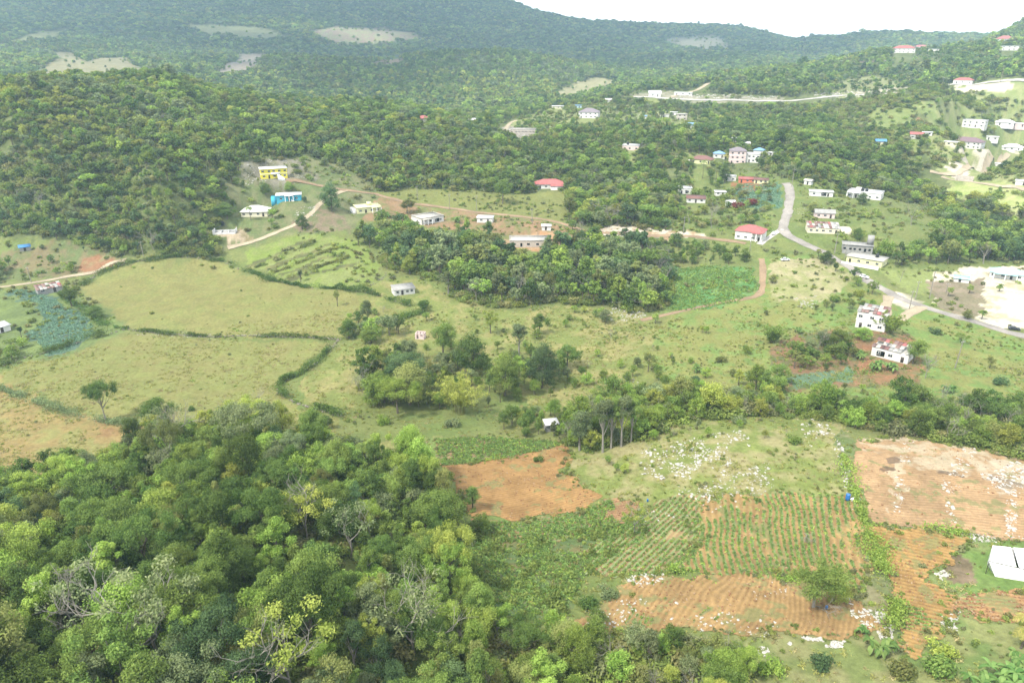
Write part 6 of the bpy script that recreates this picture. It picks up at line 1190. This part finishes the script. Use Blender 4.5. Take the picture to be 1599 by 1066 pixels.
# ------------------------------------------------------------------ loose limestone
RK = [rockm(s, 2, .55, STONE) for s in range(6)]
RZ = [  # photo polygon, how many, size range
    ([(1000, 700), (1060, 690), (1150, 670), (1180, 690), (1120, 730), (1050, 760), (1000, 740)], 200, .25, .9), ([(1080, 790), (1130, 745), (1200, 720), (1210, 760), (1150, 795), (1000, 820), (990, 800)], 170, .2, .7),
    ([(1040, 730), (1110, 700), (1150, 720), (1110, 780), (1070, 790)], 120, .25, .8), ([(975, 900), (1030, 880), (1040, 905), (990, 925)], 110, .25, .7),
    ([(900, 955), (960, 935), (1060, 940), (1060, 965), (960, 985), (900, 975)], 160, .2, .6), ([(1080, 960), (1140, 955), (1220, 975), (1200, 995), (1090, 985)], 120, .2, .6),
    ([(1170, 915), (1215, 900), (1250, 925), (1180, 940)], 70, .2, .5), ([(1320, 935), (1375, 930), (1385, 965), (1360, 985), (1330, 965)], 130, .2, .7), ([(1220, 990), (1320, 1000), (1310, 1012), (1220, 1005)], 110, .2, .6),
    ([(1175, 1060), (1185, 1008), (1200, 1010), (1195, 1060)], 40, .2, .6), ([(1370, 985), (1392, 975), (1398, 1020), (1380, 1020)], 50, .3, .7),
    ([(1255, 640), (1290, 660), (1312, 690), (1330, 740), (1335, 800), (1322, 790), (1312, 720), (1285, 680)], 150, .3, .8), ([(1410, 690), (1425, 690), (1408, 800), (1390, 800)], 90, .35, .9),
    ([(1470, 750), (1500, 700), (1530, 700), (1505, 745), (1492, 800), (1500, 835), (1480, 820)], 140, .35, .9), ([(1530, 740), (1590, 720), (1620, 740), (1590, 775), (1545, 772)], 240, .3, .9),
    ([(1570, 780), (1590, 780), (1584, 842), (1572, 842)], 90, .3, .8), ([(1490, 830), (1599, 838), (1620, 848), (1510, 845)], 120, .15, .5), ([(1470, 960), (1500, 955), (1495, 990), (1470, 985)], 50, .2, .6), ([(1460, 895), (1475, 890), (1500, 912), (1480, 915)], 25, .3, .7),
    ([(1240, 465), (1275, 462), (1275, 480), (1245, 480)], 30, .4, 1.0), ([(940, 490), (960, 480), (1000, 480), (1010, 495), (960, 505)], 200, .25, .8), ([(380, 290), (385, 255), (440, 246), (480, 280), (440, 290)], 260, .3, .9), ([(465, 320), (490, 320), (500, 345), (455, 345)], 60, .3, .9),
    ([(210, 516), (330, 522), (330, 530), (215, 524)], 60, .2, .5), ([(1300, 680), (1240, 650), (1260, 700)], 20, .3, .8), ([(1050, 590), (1000, 600), (900, 575), (900, 590)], 10, .3, .7), ([(1090, 418), (1060, 415), (1120, 425), (1100, 440)], 40, .2, .6),
    ([(1240, 325), (1320, 325), (1320, 335), (1240, 335)], 60, .3, .9), ([(1270, 145), (1400, 137), (1400, 146), (1270, 150)], 260, .6, 2.2), ([(1060, 148), (1220, 150), (1220, 156), (1060, 153)], 260, .5, 1.8), ([(785, 196), (850, 200), (850, 214), (785, 212)], 90, .5, 1.6),
    ([(970, 176), (1090, 176), (1085, 186), (980, 184)], 90, .5, 1.6), ([(930, 352), (1000, 352), (990, 372), (935, 366)], 120, .3, 1.0)]
PR, SRr = [], []
for pts, nk, s0, s1 in RZ:
    pl = GP(pts); n0 = 0; lo, hi = pl.min(0), pl.max(0); c = rng.uniform(lo, hi, (nk * 16, 2)); c = c[inpoly(c[:, 0], c[:, 1], pl)]; c = c[fbm(c[:, 0], c[:, 1], 3.5, 2, 6) > -.25][:int(nk * 2.6)]
    PR.append(c); SRr.append((s0 * .42 + (s1 - s0) * .8 * rng.uniform(0, 1, len(c)) ** 4.2) * (1 if s1 < 1.5 else 1.2))
PR = np.vstack(PR); SRr = np.concatenate(SRr); pd = np.hypot(PR[:, 0], PR[:, 1]); big = np.argsort(-SRr / pd)[:110]
for i in big:
    o = link('boulder', RK[int(rng.integers(6))]); k = float(SRr[i]); o.location = (PR[i, 0], PR[i, 1], float(Hf(*PR[i])) + .12 * k); o.rotation_euler = (rng.uniform(-.2, .2), rng.uniform(-.2, .2), rng.uniform(0, 6.28)); o.scale = (k, k, k * rng.uniform(.7, 1.2)); BOULD.append(o)
rs = np.setdiff1d(np.arange(len(PR)), big)
scatter('limestone_rubble', 'broken white limestone strewn over the fields and slopes', RK, np.stack([PR[rs, 0], PR[rs, 1], Hf(PR[rs, 0], PR[rs, 1]) + .03], 1), rng.uniform(0, 6.28, len(rs)), SRr[rs], rng.integers(0, 6, len(rs)))
BL = {}
for o in BOULD:
    px_, py_ = project(*o.location); l = min([('rocky knoll above the crop rows', 1110, 700), ('lower end of the knoll', 1150, 770), ('rubble line left of the big orange field', 1300, 700), ('left part of the rocky orange field', 960, 940), ('middle of the rocky orange field', 1140, 970), ('right corner of the rocky orange field', 1355, 960), ('grass below the rocky orange field', 1250, 1010), ('big right orange field', 1560, 745), ('stone row above the greenhouse', 1550, 840), ('rock heap by the tall wood', 975, 490), ('slope round the yellow house', 420, 270), ('cutting of the hillside road', 1330, 145), ('rocky bank of the saddle block', 810, 205), ('small field by the greenhouse', 1480, 940), ('dirt strip by the lower right field', 1390, 1000), ('top corner of the rocky field', 1010, 905), ('stone line across the big right field', 1495, 770), ('tree in the rocky orange field', 1230, 925), ('meadow below the road', 1260, 470)], key=lambda l: math.hypot(px_ - l[1], py_ - l[2]))
    BL.setdefault(l[0], []).append((px_, o))
for k, v in BL.items():
    v.sort(key=lambda a: a[0])
    NW = ['leftmost', 'second', 'third', 'fourth', 'fifth', 'sixth', 'seventh', 'eighth', 'ninth', 'tenth', 'eleventh', 'twelfth', 'thirteenth', 'fourteenth', 'fifteenth', 'sixteenth', 'seventeenth', 'eighteenth', 'nineteenth', 'twentieth', 'twenty-first', 'twenty-second', 'twenty-third', 'twenty-fourth', 'twenty-fifth', 'twenty-sixth', 'twenty-seventh', 'twenty-eighth']
    for i, (a, o) in enumerate(v): tag(o, (f"white limestone boulder in the {k}" if len(v) == 1 else f"{NW[min(i, 27)]}{'' if i == 0 else ' from left'} of the white boulders in the {k}" if i < len(v) - 1 or len(v) < 2 else f"rightmost of the white boulders in the {k}"), 'boulder', 'limestone boulders')
# ------------------------------------------------------------------ unseen bank of cloud, added out of frame to shade the mountain
import bmesh
bm = bmesh.new(); bmesh.ops.create_icosphere(bm, subdivisions=2, radius=1); CV = np.array([v.co[:] for v in bm.verts]); CF = np.array([[v.index for v in f.verts] for f in bm.faces]); bm.free()
shade = np.array([(-3600, 1050), (-500, 1010), (60, 1080), (230, 1600), (560, 2000), (1400, 2500), (2300, 3300), (2300, 4600), (-3600, 4600)], float); c, f = [], []
xs, ys = np.meshgrid(np.arange(-3700, 2400, 165), np.arange(900, 4700, 165)); xs = xs.ravel() + rng.uniform(-50, 50, xs.size); ys = ys.ravel() + rng.uniform(-50, 50, ys.size)
m = inpoly(xs, ys, shade) & (rng.random(len(xs)) < .93) & (np.hypot(xs + 425, ys - 1270) > 140) & ((ys > 1560) | (rng.random(len(xs)) < .4))
for a, b, rr in ((150, 103, 220), (90, 92, 180), (380, 92, 150), (360, 46, 170), (30, 58, 170), (570, 52, 230), (1090, 64, 170), (910, 140, 190)): g_ = G(a, b, 900); m &= np.hypot(xs - g_[0], ys - g_[1]) > rr  # gaps shaped in the added cloud so sun reaches the clearings
for x, y in zip(xs[m], ys[m]):
    p_ = np.array((x, y, 120.0)) + np.array(sdir) * (rng.uniform(1500, 1620) / sdir[2]); s_ = rng.uniform(110, 175); f.append(CF + len(c) * len(CV)); c.append(CV * (s_, s_, s_ * .55) * (1 + .12 * rng.normal(size=(len(CV), 1))) + p_)
tag(link('shading_clouds', quads_mesh('shading_clouds', np.vstack(c), np.vstack(f), None, mat('cloud_white', (.9, .9, .9), 1, 0), True)), 'unseen broken cloud bank added to shade the mountain', None, None, 'stuff')
# ------------------------------------------------------------------ the air
hz = mat('haze', (1, 1, 1)); t = hz.node_tree; t.nodes.clear(); pv = t.nodes.new('ShaderNodeVolumePrincipled'); pv.inputs['Color'].default_value = (.56, .80, 1, 1); pv.inputs['Density'].default_value = HAZE_DENSITY; pv.inputs['Anisotropy'].default_value = .2
oo = t.nodes.new('ShaderNodeOutputMaterial'); t.links.new(pv.outputs[0], oo.inputs['Volume'])
zt = float(GZ.max()) + 30; zb = float(GZ.min()) - 1
bx = np.array([(x, y, z) for x in (-5000, 5000) for y in (-300, 5900) for z in (zb, zt)], float)
q = np.array([(0, 1, 3, 2), (4, 6, 7, 5), (0, 4, 5, 1), (2, 3, 7, 6), (0, 2, 6, 4), (1, 5, 7, 3)])
tag(link('haze', quads_mesh('haze', bx, q, None, hz)), 'thin pale haze over the whole valley', None, None, 'stuff')
